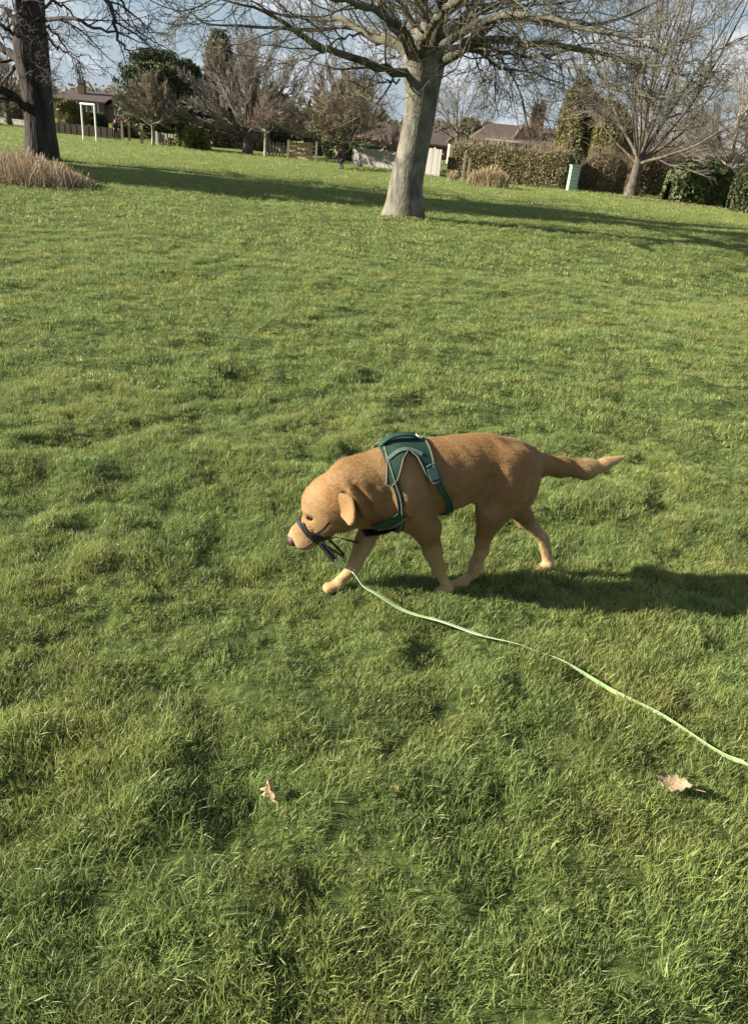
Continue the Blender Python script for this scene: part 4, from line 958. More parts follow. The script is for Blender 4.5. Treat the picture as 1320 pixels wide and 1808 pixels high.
# ------------------------------------------------------------------ bodies: one smooth surface grown round a skeleton
class Body:
    def __init__(s, lo, hi, vox):
        s.lo = np.array(lo, float); s.v = vox
        n = np.ceil((np.array(hi) - s.lo) / vox).astype(int) + 1
        s.X, s.Y, s.Z = np.meshgrid(*[s.lo[i] + vox * np.arange(n[i]) for i in range(3)], indexing='ij', sparse=True)
        s.shape = tuple(n); s.D = None
    def empty(s): return np.full(s.shape, 9.0, np.float32)
    def cone(s, a, b, ra, rb, ys=1.0):
        a = np.array(a, float); b = np.array(b, float); ba = b - a; bb = ba @ ba + 1e-9
        px, py, pz = s.X - a[0], s.Y - a[1], s.Z - a[2]
        t = np.clip((px * ba[0] + py * ba[1] + pz * ba[2]) / bb, 0, 1)
        return (np.sqrt((px - t * ba[0]) ** 2 + ((py - t * ba[1]) / ys) ** 2 + (pz - t * ba[2]) ** 2) - (ra + (rb - ra) * t)).astype(np.float32)
    def ell(s, c, r, axes=None):
        px, py, pz = s.X - c[0], s.Y - c[1], s.Z - c[2]
        if axes is not None:
            A = np.array(axes, float)
            px, py, pz = (A[0, 0] * px + A[0, 1] * py + A[0, 2] * pz, A[1, 0] * px + A[1, 1] * py + A[1, 2] * pz, A[2, 0] * px + A[2, 1] * py + A[2, 2] * pz)
        return ((np.sqrt((px / r[0]) ** 2 + (py / r[1]) ** 2 + (pz / r[2]) ** 2) - 1) * min(r)).astype(np.float32)
    def sweep(s, xs, zc, rz, ry):
        """rounded trunk along x with given section heights and widths"""
        x = s.X
        f = lambda v: np.interp(x, xs, v)
        q = np.sqrt(((s.Z - f(zc)) / f(rz)) ** 2 + (s.Y / f(ry)) ** 2)
        d = (q - 1) * np.minimum(f(rz), f(ry))
        return np.maximum(d, np.maximum(xs[0] - x, x - xs[-1])).astype(np.float32)
    @staticmethod
    def smin(a, b, k):
        h = np.clip(.5 + .5 * (b - a) / k, 0, 1); return b * (1 - h) + a * h - k * h * (1 - h)
    def surface(s, D):
        """naive surface nets"""
        S = D < 0; nx, ny, nz = D.shape
        cnt = np.zeros((nx - 1, ny - 1, nz - 1), np.int16); acc = np.zeros((nx - 1, ny - 1, nz - 1, 3), np.float32)
        def sl(o, ax=None):
            return tuple(slice(o[i], (None if o[i] else -1)) if True else None for i in range(3))
        offs = [(i, j, k) for i in (0, 1) for j in (0, 1) for k in (0, 1)]
        for o in offs:
            for ax in range(3):
                if o[ax]: continue
                o2 = list(o); o2[ax] = 1
                a = D[sl(o)]; b = D[sl(o2)]
                m = (a < 0) != (b < 0)
                t = np.where(m, a / np.where(m, a - b, 1), 0)
                cnt += m
                for i in range(3): acc[..., i] += np.where(m, (t if i == ax else o[i]), 0)
        act = cnt > 0
        ids = np.full(act.shape, -1, np.int64); ids[act] = np.arange(act.sum())
        I = np.argwhere(act)
        V = (I + acc[act] / cnt[act][:, None]) * s.v + s.lo
        Q = []
        for ax in range(3):
            a = D; b = np.roll(D, -1, ax)
            sgn = ((a < 0) != (b < 0))
            E = np.argwhere(sgn); 
            u, w = (ax + 1) % 3, (ax + 2) % 3
            ok = (E[:, ax] < D.shape[ax] - 1) & (E[:, u] > 0) & (E[:, w] > 0) & (E[:, u] < D.shape[u] - 1) & (E[:, w] < D.shape[w] - 1)
            E = E[ok]
            du = np.zeros(3, int); du[u] = 1; dw = np.zeros(3, int); dw[w] = 1
            c = [E - du - dw, E - dw, E, E - du]
            q = np.stack([ids[x[:, 0], x[:, 1], x[:, 2]] for x in c], 1)
            inside = D[E[:, 0], E[:, 1], E[:, 2]] < 0
            q[~inside] = q[~inside][:, ::-1]
            Q.append(q)
        Q = np.concatenate(Q); Q = Q[(Q >= 0).all(1)]
        return V, Q
def relax(V, Q, it=3, k=.5):
    e = np.concatenate([Q[:, [0, 1]], Q[:, [1, 2]], Q[:, [2, 3]], Q[:, [3, 0]]])
    for n_ in range(it):
        A = np.zeros_like(V); c = np.zeros(len(V))
        for i in range(3): A[:, i] = np.bincount(e[:, 0], V[e[:, 1], i], len(V)) + np.bincount(e[:, 1], V[e[:, 0], i], len(V))
        c = np.bincount(e[:, 0], minlength=len(V)) + np.bincount(e[:, 1], minlength=len(V))
        V = V + k * (A / c[:, None] - V)
    return V
def vnormals(V, Q):
    fn = np.cross(V[Q[:, 2]] - V[Q[:, 0]], V[Q[:, 3]] - V[Q[:, 1]])
    N = np.zeros_like(V)
    for j in range(4):
        for i in range(3): N[:, i] += np.bincount(Q[:, j], fn[:, i], len(V))
    return N / (np.linalg.norm(N, axis=1, keepdims=True) + 1e-12)

# ------------------------------------------------------------------ the dog (a forward, y to its left, z up)
DOG_O = np.array([0.317, 2.600]); DOG_RZ = R(199)
B = Body((-.68, -.24, -.03), (.70, .28, .70), .0055)
sm = Body.smin
D = B.sweep([-.31, -.27, -.20, -.10, 0.0, .10, .20, .28, .35, .41],
            [.490, .498, .508, .509, .496, .478, .460, .448, .436, .425],
            [.030, .080, .100, .121, .135, .146, .152, .149, .120, .05],
            [.020, .058, .082, .098, .112, .121, .122, .112, .088, .04])
# neck; the head is turned away from the body's line, so it is grown in its own frame (u forward, v left)
HYAW = R(-32); HP = np.array([.42, 0.0]); HC, HS = math.cos(HYAW), math.sin(HYAW)
def HF(u, v, z): return np.array([HP[0] + u * HC - v * HS, HP[1] + u * HS + v * HC, z])
def HD(u, v, z): return np.array([u * HC - v * HS, u * HS + v * HC, z])
D = sm(D, B.cone((.27, 0, .468), (.42, -.004, .445), .132, .110, .82), .05)
BX, BY = B.X, B.Y
B.X, B.Y = (BX - HP[0]) * HC + (BY - HP[1]) * HS, -(BX - HP[0]) * HS + (BY - HP[1]) * HC
head = sm(B.ell((.108, 0, .362), (.083, .072, .088)), B.cone((.06, 0, .392), (-.02, 0, .440), .092, .108, .80), .035)
head = sm(head, B.ell((.082, 0, .312), (.070, .070, .060)), .03)
head = sm(head, B.cone((.130, 0, .276), (.190, 0, .216), .055, .0375, .90), .026)
head = sm(head, B.cone((.100, 0, .254), (.160, 0, .192), .040, .033, .88), .018)
head = sm(head, B.cone((.190, 0, .216), (.212, 0, .197), .033, .026, .95), .012)
for k in (1, -1):
    head = sm(head, B.ell((.142, k * .042, .340), (.028, .022, .015)), .016)            # brow
    head = sm(head, B.ell((.095, k * .056, .285), (.045, .018, .030)), .02)             # cheek muscle
    head = sm(head, B.ell((.162, k * .029, .202), (.042, .016, .032), ((.8, 0, -.6), (0, 1, 0), (.6, 0, .8))), .012)   # lip
    head = np.maximum(head, -B.ell((.137, k * .072, .321), (.018, .014, .012)))         # eye socket
head = -sm(-head, B.cone((.207, -.02, .310), (.207, .02, .310), .012, .012), .014)       # the stop
B.X, B.Y = BX, BY
D = sm(D, head, .035)
D = sm(D, B.cone((.435, -.01, .330), (.35, .0, .365), .055, .080, .8), .05)             # throat
# tail
tail = sm(B.cone((-.225, 0, .526), (-.40, .0, .494), .045, .035), B.cone((-.40, 0, .494), (-.510, .004, .482), .035, .037), .03)
tail = sm(tail, B.cone((-.510, .004, .482), (-.585, .008, .500), .037, .024), .03)
tail = sm(tail, B.cone((-.585, .008, .502), (-.664, .012, .534), .023, .004), .02)
D = sm(D, tail, .035)
# legs
nf = sm(B.ell((.268, .074, .430), (.080, .046, .115)), B.cone((.255, .084, .40), (.158, .080, .308), .060, .050, .85), .035)
nf = sm(nf, B.cone((.158, .080, .308), (.118, .074, .205), .047, .034, .9), .025)
nf = sm(nf, B.cone((.118, .074, .205), (.076, .067, .112), .032, .0255), .015)
nf = sm(nf, B.ell((.074, .067, .112), (.028, .026, .030)), .008)
nf = sm(nf, B.cone((.074, .067, .110), (.038, .066, .045), .0235, .0205), .012)
nf = sm(nf, B.cone((.024, .066, .026), (.060, .068, .018), .021, .016, 1.4), .012)
ff = sm(B.ell((.275, -.074, .405), (.078, .046, .110)), B.cone((.27, -.080, .38), (.302, -.070, .285), .058, .050, .85), .035)
ff = sm(ff, B.cone((.302, -.070, .285), (.346, -.050, .185), .047, .035), .025)
ff = sm(ff, B.cone((.346, -.050, .185), (.384, -.034, .092), .034, .0265), .015)
ff = sm(ff, B.ell((.384, -.034, .090), (.027, .026, .029)), .008)
ff = sm(ff, B.cone((.384, -.034, .088), (.436, -.024, .044), .0240, .0205), .012)
ff = sm(ff, B.cone((.436, -.022, .032), (.478, -.016, .020), .021, .016, 1.4), .012)
nh = sm(B.ell((-.165, .068, .480), (.105, .048, .125)), B.cone((-.165, .074, .440), (-.100, .080, .362), .090, .062, .70), .045)
nh = sm(nh, B.cone((-.104, .080, .362), (-.088, .066, .238), .060, .034, .8), .025)
nh = sm(nh, B.cone((-.088, .066, .238), (-.092, .056, .180), .032, .0245, .85), .015)
nh = sm(nh, B.ell((-.100, .055, .176), (.022, .021, .030), ((.9, 0, .43), (0, 1, 0), (-.43, 0, .9))), .010)
nh = sm(nh, B.cone((-.090, .056, .172), (-.082, .044, .075), .0235, .0205), .012)
nh = sm(nh, B.cone((-.082, .044, .075), (-.050, .038, .034), .0205, .020), .012)
nh = sm(nh, B.cone((-.050, .036, .028), (-.006, .034, .018), .021, .016, 1.4), .012)
fh = sm(B.ell((-.190, -.068, .470), (.100, .046, .122)), B.cone((-.190, -.070, .430), (-.230, -.070, .345), .085, .060, .70), .045)
fh = sm(fh, B.cone((-.230, -.070, .345), (-.322, -.054, .250), .057, .035, .85), .025)
fh = sm(fh, B.cone((-.322, -.054, .250), (-.412, -.040, .160), .033, .0235), .015)
fh = sm(fh, B.ell((-.424, -.040, .152), (.021, .020, .029), ((.9, 0, -.3), (0, 1, 0), (.3, 0, .9))), .010)
fh = sm(fh, B.cone((-.414, -.040, .155), (-.456, -.032, .056), .0235, .0190), .010)
fh = sm(fh, B.cone((-.458, -.030, .044), (-.424, -.028, .017), .020, .016, 1.4), .012)
DT = sm(sm(D, B.ell((.268, .078, .425), (.085, .050, .115)), .03), B.ell((.275, -.078, .405), (.080, .048, .110)), .03)   # trunk alone, for laying straps
for g, k in ((nf, .018), (ff, .018), (nh, .026), (fh, .026)): D = sm(D, g, k)
# toes
for c, dr in (((.066, .068), 1), ((.484, -.016), 1), ((.000, .034), 1), ((-.414, -.028), 1)):
    for k in (-1.2, -.4, .4, 1.2):
        D = sm(D, B.ell((c[0] - .004 * abs(k), c[1] + k * .0125, .020), (.019, .0078, .0135)), .004)
dV, dQ = B.surface(D)
dV = relax(dV, dQ, 3, .45)
# folds of skin on the neck, a hint of ribs and muscle
nn = vnormals(dV, dQ)
hu = (dV[:, 0] - HP[0]) * HC + (dV[:, 1] - HP[1]) * HS; hv = -(dV[:, 0] - HP[0]) * HS + (dV[:, 1] - HP[1]) * HC
disp = (vnoise(dV[:, 0] + dV[:, 1] * .7, dV[:, 2] + dV[:, 1] * .5, .07, 61, 3) - .5) * .009
def groove(pts, w, dep, side=0, head=False):
    """a crease (or, negative, a ridge) along a line seen from the side"""
    X_ = hu if head else dV[:, 0]; Y_ = hv if head else dV[:, 1]
    C = resample(np.array(pts, float), 24); d = np.full(len(dV), 9.0); tb = np.zeros(len(dV))
    for k in range(24):
        e = np.hypot(X_ - C[k, 0], dV[:, 2] - C[k, 1]); m = e < d; d[m] = e[m]; tb[m] = k / 23
    a = dep * np.exp(-(d / w) ** 2) * np.clip(np.sin(np.pi * np.clip(tb, .04, .96)) * 1.6, 0, 1)
    if side: a = a * (Y_ * side > .02)
    return -a
for sd_ in (1, -1):
    disp += groove([(.185, .57), (.165, .47), (.120, .36)], .020, .009, sd_)              # behind the shoulder
    disp += groove([(.345, .50), (.310, .42), (.225, .33)], .020, .008, sd_)              # front of the shoulder
    disp += groove([(.270, .55), (.262, .45), (.245, .38)], .026, -.006, sd_)             # shoulder blade
    disp += groove([(-.060, .54), (-.050, .46), (-.022, .385)], .020, .012, sd_)          # flank fold
    disp += groove([(-.215, .55), (-.200, .46), (-.160, .38)], .018, .007, sd_)           # thigh muscle
    disp += groove([(-.110, .57), (-.115, .48), (-.105, .40)], .030, -.006, sd_)
    for a0 in (.10, .065, .03, -.005): disp += groove([(a0 + .012, .52), (a0, .44), (a0 - .02, .37)], .010, .0022, sd_)   # ribs
    disp += groove([(.150, .30), (.120, .22)], .010, .004, sd_)
    disp += groove([(.030, .470), (-.025, .430), (-.050, .350)], .010, .011, sd_, True)   # folds behind the ear
    disp += groove([(-.010, .500), (-.062, .450), (-.085, .375)], .011, .010, sd_, True)
    disp += groove([(.005, .485), (-.040, .440), (-.066, .362)], .011, -.007, sd_, True)
    disp += groove([(-.060, .505), (-.110, .450), (-.125, .38)], .014, .008, sd_, True)
    disp += groove([(.130, .282), (.110, .262), (.080, .255)], .009, .005, sd_, True)     # cheek line
dV = dV + nn * disp[:, None] * 1.35
nn = vnormals(dV, dQ)
a_, y_, z_ = dV.T
hu = (a_ - HP[0]) * HC + (y_ - HP[1]) * HS; hv = -(a_ - HP[0]) * HS + (y_ - HP[1]) * HC
pale = np.clip((hu - .145) / .03, 0, 1) * np.clip((.265 - z_) / .05, 0, 1) * .55                   # muzzle
pale = np.maximum(pale, .35 * np.exp(-((hu - .12) ** 2 + (z_ - .35) ** 2) / .004))
pale = np.maximum(pale, np.clip((.29 - z_) / .18, 0, 1) * .75)                                     # feet
pale = np.maximum(pale, .80 * np.clip((.27 - z_) / .08, 0, 1) * (y_ < .0) * (np.abs(hu - .1) > .14))   # insides of the far legs
pale = np.maximum(pale, .5 * np.clip((-.30 - a_) / .06, 0, 1) * (z_ < .42) * (z_ > .2))            # breech
pale = np.maximum(pale, .75 * np.clip((-.42 - a_) / .12, 0, 1) * (z_ > .3))                        # tail tip
pale = np.maximum(pale, .40 * np.exp(-((a_ - .29) ** 2 + (z_ - .52) ** 2) / .003))                 # sunlit spot on the shoulder, painted into the coat colour
pale = np.clip(pale + .55 * (vnoise(a_ + y_ * .4, z_ + y_, .10, 71) - .5), 0, 1)
red = np.clip(.55 * np.clip((z_ - .54) / .07, 0, 1) + .5 * np.exp(-((hu - .06) ** 2 + (z_ - .42) ** 2) / .008) + .4 * (vnoise(a_, z_ + y_, .16, 73) - .5), 0, 1)

def ear_sheet(sgn):
    nu, nv = 26, 15; t = np.linspace(0, 1, nu); s_ = np.linspace(-1, 1, nv)
    cen = resample(np.array([(.040, .056, .446), (.034, .077, .456), (.018, .094, .436), (.002, .099, .398), (-.012, .092, .346)]), nu)
    wd = np.interp(t, [0, .15, .4, .65, .82, .93, 1], [.038, .048, .054, .055, .050, .040, .020])
    wdir = np.array([-.84, .52, .06]); wdir /= np.linalg.norm(wdir); nd = np.array([.52, .84, .12]); nd /= np.linalg.norm(nd)
    P = cen[:, None, :] + wd[:, None, None] * s_[None, :, None] * wdir + (-.014 * (s_[None, :] ** 2) * (1 - .4 * t[:, None]) + .005 * np.sin(t[:, None] * 6 + s_[None, :] * 2.4))[:, :, None] * nd
    P[..., 1] *= sgn; nd = nd * np.array([1, sgn, 1])
    P = np.stack([HP[0] + P[..., 0] * HC - P[..., 1] * HS, HP[1] + P[..., 0] * HS + P[..., 1] * HC, P[..., 2]], -1); nd = HD(*nd)
    th = .0035 * np.ones((nu, nv)); th[:, 0] = th[:, -1] = th[-1] = .001
    A = P + nd * th[:, :, None]; Bk = P - nd * th[:, :, None]; n0 = nu * nv; idx = np.arange(n0).reshape(nu, nv)
    q = np.stack([idx[:-1, :-1], idx[1:, :-1], idx[1:, 1:], idx[:-1, 1:]], -1).reshape(-1, 4); qs = [q, q[:, ::-1] + n0]
    for e_ in (idx[0], idx[-1], idx[:, 0], idx[:, -1]): qs.append(np.stack([e_[:-1], e_[1:], e_[1:] + n0, e_[:-1] + n0], -1))
    return np.concatenate([A.reshape(-1, 3), Bk.reshape(-1, 3)]), np.concatenate(qs)

def fur_mat(name, k=1.0):
    m = bpy.data.materials.new(name); m.use_nodes = True; nt = m.node_tree; L = nt.links; b = nt.nodes['Principled BSDF']
    b.inputs['Roughness'].default_value = .62; b.inputs['Specular IOR Level'].default_value = .25
    b.inputs['Sheen Weight'].default_value = .15; b.inputs['Sheen Roughness'].default_value = .5; b.inputs['Sheen Tint'].default_value = (1, .75, .5, 1)
    def at_(n_):
        n = nt.nodes.new('ShaderNodeAttribute'); n.attribute_name = n_; return n.outputs['Fac']
    def mx(f, a, c):
        n = nt.nodes.new('ShaderNodeMix'); n.data_type = 'RGBA'; L.new(f, n.inputs[0])
        for i, v in ((6, a), (7, c)):
            if isinstance(v, tuple): n.inputs[i].default_value = (*[q * k for q in v], 1)
            else: L.new(v, n.inputs[i])
        return n.outputs[2]
    t_ = nt.nodes.new('ShaderNodeTexCoord'); mp = nt.nodes.new('ShaderNodeMapping'); mp.inputs['Scale'].default_value = (60, 60, 110)
    nz = nt.nodes.new('ShaderNodeTexNoise'); nz.inputs['Scale'].default_value = 1.6; nz.inputs['Detail'].default_value = 5
    L.new(t_.outputs['Object'], mp.inputs[0]); L.new(mp.outputs[0], nz.inputs['Vector'])
    n2 = nt.nodes.new('ShaderNodeTexNoise'); n2.inputs['Scale'].default_value = 11; n2.inputs['Detail'].default_value = 4; L.new(t_.outputs['Object'], n2.inputs['Vector'])
    c = mx(n2.outputs[0], mx(nz.outputs[0], (.132, .070, .023), (.205, .112, .039)), mx(nz.outputs[0], (.205, .116, .042), (.275, .162, .061)))
    c = mx(at_('red'), c, mx(nz.outputs[0], (.165, .078, .025), (.26, .132, .046)))
    c = mx(at_('pale'), c, (.40, .285, .145))
    L.new(c, b.inputs['Base Color'])
    bp = nt.nodes.new('ShaderNodeBump'); bp.inputs['Strength'].default_value = .5; bp.inputs['Distance'].default_value = .004
    L.new(nz.outputs[0], bp.inputs['Height']); L.new(bp.outputs[0], b.inputs['Normal'])
    return m
M['fur'] = fur_mat('fur'); 
M['nose'] = mat('nose', (.085, .040, .036), (.045, .024, .022), 40, .45, .3, 120)
M['eye'] = mat('eye', (.012, .008, .006), None, 5, .08, spec=.6)
M['eyelid'] = mat('eyelid', (.06, .032, .02), None, 5, .6)
M['mouth'] = mat('mouth', (.035, .018, .016), None, 5, .6)
M['green_mesh'] = mat('green_mesh', (.007, .029, .019), (.012, .042, .028), 60, .75, .5, 400, bdist=.002)
M['green_web'] = mat('green_web', (.009, .036, .023), (.015, .050, .033), 80, .6, .5, 500, bdist=.001)
M['piping'] = mat('piping', (.135, .135, .095), (.10, .10, .07), 60, .6)
M['grey_trim'] = mat('grey_trim', (.10, .145, .13), (.075, .11, .10), 60, .5)
M['black_web'] = mat('black_web', (.010, .011, .013), (.018, .019, .021), 80, .55, .3, 500, bdist=.001)
M['buckle'] = mat('buckle', (.07, .13, .13), None, 5, .4, spec=.5)
M['metal'] = mat('metal', (.55, .55, .52), None, 5, .3, spec=.6)
M['lead'] = mat('lead', (.25, .37, .16), (.33, .44, .23), 25, .6, .4, 300, bdist=.001)
M['lead_pale'] = mat('lead_pale', (.44, .50, .40), (.36, .42, .33), 25, .5)

dog = thing('dog', 'golden red dog in a green harness walking nose down across the grass', 'dog', (DOG_O[0], DOG_O[1], T(*DOG_O) - .022), DOG_RZ)
dme = mesh('body', dV, dQ, smooth=True, attrs={'pale': pale, 'red': red})
link('body', dme, M['fur'], dog)
for s_ in (1, -1):
    eV, eQ = ear_sheet(s_); tt = np.clip((.44 - eV[:, 2]) / .09, 0, 1)
    link('ear', mesh('ear', eV, eQ, smooth=True, attrs={'pale': .15 + .35 * tt, 'red': .4 * (1 - tt)}), M['fur'], dog)
bvh = BVHTree.FromPolygons([tuple(v) for v in dV], [tuple(int(i) for i in q) for q in dQ])
tV, tQ = B.surface(DT); tV = relax(tV, tQ, 3, .45)
trunk_bvh = BVHTree.FromPolygons([tuple(v) for v in tV], [tuple(int(i) for i in q) for q in tQ])
def hit(o, d, bv=None):
    r_ = (bv or bvh).ray_cast(Vector(o), Vector(d).normalized())
    return (np.array(r_[0]), np.array(r_[1])) if r_[0] is not None else (None, None)

# short coat, lying back along the body
rg = np.random.default_rng(90)
nfur = 130000
tri = np.concatenate([dQ[:, [0, 1, 2]], dQ[:, [0, 2, 3]]])
ar = np.linalg.norm(np.cross(dV[tri[:, 1]] - dV[tri[:, 0]], dV[tri[:, 2]] - dV[tri[:, 0]]), axis=1)
k = rg.choice(len(tri), nfur, p=ar / ar.sum()); u1 = np.sqrt(rg.random(nfur)); u2 = rg.random(nfur)
bar = np.stack([1 - u1, u1 * (1 - u2), u1 * u2], 1)
fp = (dV[tri[k]] * bar[:, :, None]).sum(1); fn_ = (nn[tri[k]] * bar[:, :, None]).sum(1); fn_ /= np.linalg.norm(fn_, axis=1, keepdims=True)
flow = np.tile(np.array([[-1., 0, -.45]]), (nfur, 1)) + rg.normal(0, .25, (nfur, 3)) + 1.1 * (np.stack([vnoise(fp[:, 0] + k_, fp[:, 2] + fp[:, 1], .09, 91 + k_, 2) for k_ in range(3)], 1) - .5); flow[fp[:, 2] < .30] += (0, 0, -1.2)
flow -= fn_ * (flow * fn_).sum(1, keepdims=True); flow /= np.linalg.norm(flow, axis=1, keepdims=True)
fhu = (fp[:, 0] - HP[0]) * HC + (fp[:, 1] - HP[1]) * HS
ln = (.010 + .008 * rg.random(nfur)); ln *= np.where(fhu > .08, .45, 1.0) * np.where((fp[:, 0] < -.30) & (fp[:, 2] > .3), 1.1, 1) * np.where(fp[:, 2] < .09, .3, 1)
ln *= np.where((fp[:, 2] > .25) & (fp[:, 2] < .36) & (fp[:, 0] < .4), 1.3, 1)
dr = flow * .93 + fn_ * (.10 + .11 * rg.random(nfur))[:, None]
sd2 = np.cross(dr, fn_); sd2 /= np.linalg.norm(sd2, axis=1, keepdims=True)
fv = np.stack([fp - sd2 * .0007, fp + sd2 * .0007, fp + dr * ln[:, None]], 1).reshape(-1, 3)
fpal = np.repeat(np.clip((pale[tri[k]] * bar).sum(1) + rg.normal(0, .09, nfur), 0, 1), 3); fred = np.repeat(np.clip((red[tri[k]] * bar).sum(1) + rg.normal(0, .14, nfur), 0, 1), 3)
fur = link('fur', mesh('fur', fv, None, np.arange(3 * nfur).reshape(-1, 3), attrs={'pale': fpal, 'red': fred}), M['fur'], dog); fur['kind'] = 'stuff'

def blob(name, c, r, m, parent, axes=None, n=14):
    u = np.linspace(0, math.pi, n); v = np.arange(n) / n * 2 * math.pi
    P = np.stack([np.sin(u)[:, None] * np.cos(v), np.sin(u)[:, None] * np.sin(v), np.cos(u)[:, None] * np.ones(n)], -1) * np.array(r)
    if axes is not None: P = P @ np.array(axes)
    P = P + np.array(c); idx = np.arange(n * n).reshape(n, n)
    q = np.stack([idx[:-1], np.roll(idx, -1, 1)[:-1], np.roll(idx, -1, 1)[1:], idx[1:]], -1).reshape(-1, 4)
    return link(name, mesh(name, P.reshape(-1, 3), q, smooth=True), m, parent)
for k in (1, -1):
    c_ = HF(.138, k * .0545, .322); out_ = HD(.52, k * .85, 0); A_ = np.stack([np.cross(out_, [0, 0, 1.]), out_, np.array([0, 0, 1.])])
    lid = blob('eyelid', c_, (.0165, .011, .0125), M['eyelid'], dog, A_); blob('eye', c_ + out_ * .006, (.0100, .0085, .0088), M['eye'], lid)
nz_ = blob('nose', HF(.211, .014, .190), (.024, .026, .022), M['nose'], dog)
for k in (-1, 1): blob('nostril', HF(.226, .014 + k * .013, .184), (.007, .006, .007), M['mouth'], nz_, n=8)
def hitH(u, z, side=1): return hit(HF(u, .3 * side, z), HD(0, -side, 0))
ml = []
for a0, z0 in ((.216, .180), (.204, .174), (.188, .174), (.170, .180), (.150, .192), (.132, .210), (.120, .228)):
    p, n_ = hitH(a0, z0)
    if p is not None: ml.append(p + n_ * .0005)
if len(ml) > 2:
    C = resample(np.array(ml), 20); V, q = tubes(C[None], np.full((1, 20), .0034), 6); link('mouth', mesh('mouth', V, q, smooth=True), M['mouth'], dog)

# ---- harness: webbing laid on the coat
AXZ = .445
def skin(a, phi, off=.006):
    """point on the coat at station a, phi degrees round the trunk (90 = spine, 0 = left flank)"""
    d = np.array([0, math.cos(R(phi)), math.sin(R(phi))]); o = np.array([a, 0, AXZ])
    p, n_ = hit(o + d * .5, -d, trunk_bvh)
    if p is None: return o + d * .1, d
    return p + n_ * off, n_
def ribbon(name, pts, nrm, w, th, m, parent, samples=60, soft=True):
    P = np.array(pts); N = np.array(nrm); K = len(P)
    if soft and K > 6:
        for _i in range(3):
            P[1:-1] = (P[:-2] + 2 * P[1:-1] + P[2:]) / 4; N[1:-1] = (N[:-2] + 2 * N[1:-1] + N[2:]) / 4
    tg = np.gradient(P, axis=0); tg /= np.linalg.norm(tg, axis=1, keepdims=True) + 1e-9
    N = N - tg * (N * tg).sum(1, keepdims=True); N /= np.linalg.norm(N, axis=1, keepdims=True) + 1e-9
    s_ = np.cross(tg, N); w = np.broadcast_to(np.asarray(w, float), (K,))[:, None]
    V = np.stack([P - s_ * w / 2, P + s_ * w / 2, P + s_ * w / 2 + N * th, P - s_ * w / 2 + N * th], 1)
    idx = np.arange(4 * K).reshape(K, 4)
    q = np.stack([idx[:-1], np.roll(idx, -1, 1)[:-1], np.roll(idx, -1, 1)[1:], idx[1:]], -1).reshape(-1, 4)
    q = np.concatenate([q, idx[:1, ::-1], idx[-1:]])
    return link(name, mesh(name, V.reshape(-1, 3), q), m, parent)
har = bpy.data.objects.new('harness', None); COL.objects.link(har); har.parent = dog; har['label'] = 'dark green webbing harness with pale piping'
def ringpts(tab, n=70, off=.005):
    """tab rows: phi, a"""
    C = resample(np.array(tab, float), n); r_ = [skin(a, ph, off) for ph, a in C]
    return [x[0] for x in r_], [x[1] for x in r_]
# back saddle with an arched lower edge
na_, nphi = 40, 44
ua = np.linspace(0, 1, na_)
a_front, a_rear = .338, .165
low = np.interp(ua, [0, .10, .20, .34, .50, .66, .80, .90, 1.0], [28, 25, 33, 60, 71, 62, 40, 33, 36])
def grid_panel(name, m, off, th, shrink=0.0):
    Pt = np.zeros((na_, nphi, 3)); Pb = np.zeros_like(Pt)
    for i in range(na_):
        for j in range(nphi):
            ph = low[i] + shrink + (180 - 2 * (low[i] + shrink)) * j / (nphi - 1)
            a = a_front + (a_rear - a_front) * ua[i] - .018 * (1 - abs(ph - 90) / 65) * (1 if ua[i] < .5 else -.6) * abs(ua[i] - .5) * 2
            p, n_ = skin(a, ph, off); Pt[i, j] = p + n_ * th; Pb[i, j] = p
    for _i in range(2):
        Pt[1:-1, 1:-1] = (Pt[:-2, 1:-1] + Pt[2:, 1:-1] + Pt[1:-1, :-2] + Pt[1:-1, 2:] + 2 * Pt[1:-1, 1:-1]) / 6
    V = np.concatenate([Pt.reshape(-1, 3), Pb.reshape(-1, 3)]); n0 = na_ * nphi
    idx = np.arange(n0).reshape(na_, nphi)
    q = [np.stack([idx[:-1, :-1], idx[1:, :-1], idx[1:, 1:], idx[:-1, 1:]], -1).reshape(-1, 4)]
    q.append(q[0][:, ::-1] + n0)
    for e_ in (idx[0], idx[-1], idx[:, 0], idx[:, -1]):
        q.append(np.stack([e_[:-1], e_[1:], e_[1:] + n0, e_[:-1] + n0], -1))
    return link(name, mesh(name, V, np.concatenate(q), smooth=False), m, har), Pt
sad, Pt = grid_panel('saddle', M['green_mesh'], .004, .007)
for e_, nm in ((Pt[:, 0], 'piping'), (Pt[:, -1], 'piping'), (Pt[0], 'piping'), (Pt[-1], 'piping')):
    C = resample(e_, 60); V, q = tubes(C[None], np.full((1, 60), .0024), 6); link(nm, mesh(nm, V, q, smooth=True), M['piping'], har)
front = [(a, b_) for a, b_ in ((205, .268), (190, .285), (170, .290), (150, .305), (120, .322), (90, .325), (60, .322), (30, .308), (10, .292), (-10, .282), (-30, .275), (-55, .270), (-75, .268), (-90, .268), (-105, .268), (-125, .270), (-155, .268))]
P_, N_ = ringpts(front, 110, .0065); ribbon('strap', P_, N_, .026, .003, M['green_web'], har)
Pp = np.array(P_) + np.array(N_) * .005; V, q = tubes(resample(Pp, 90)[None], np.full((1, 90), .0026), 5); link('piping', mesh('piping', V, q, smooth=True), M['piping'], har)
rear = ((205, .088), (180, .110), (150, .142), (120, .174), (90, .185), (60, .178), (42, .168), (25, .146), (5, .116), (-20, .088), (-45, .078), (-70, .078), (-90, .080), (-110, .078), (-135, .078), (-155, .088))
P_, N_ = ringpts(rear, 110, .0065); ribbon('strap', P_, N_, .027, .003, M['green_web'], har)
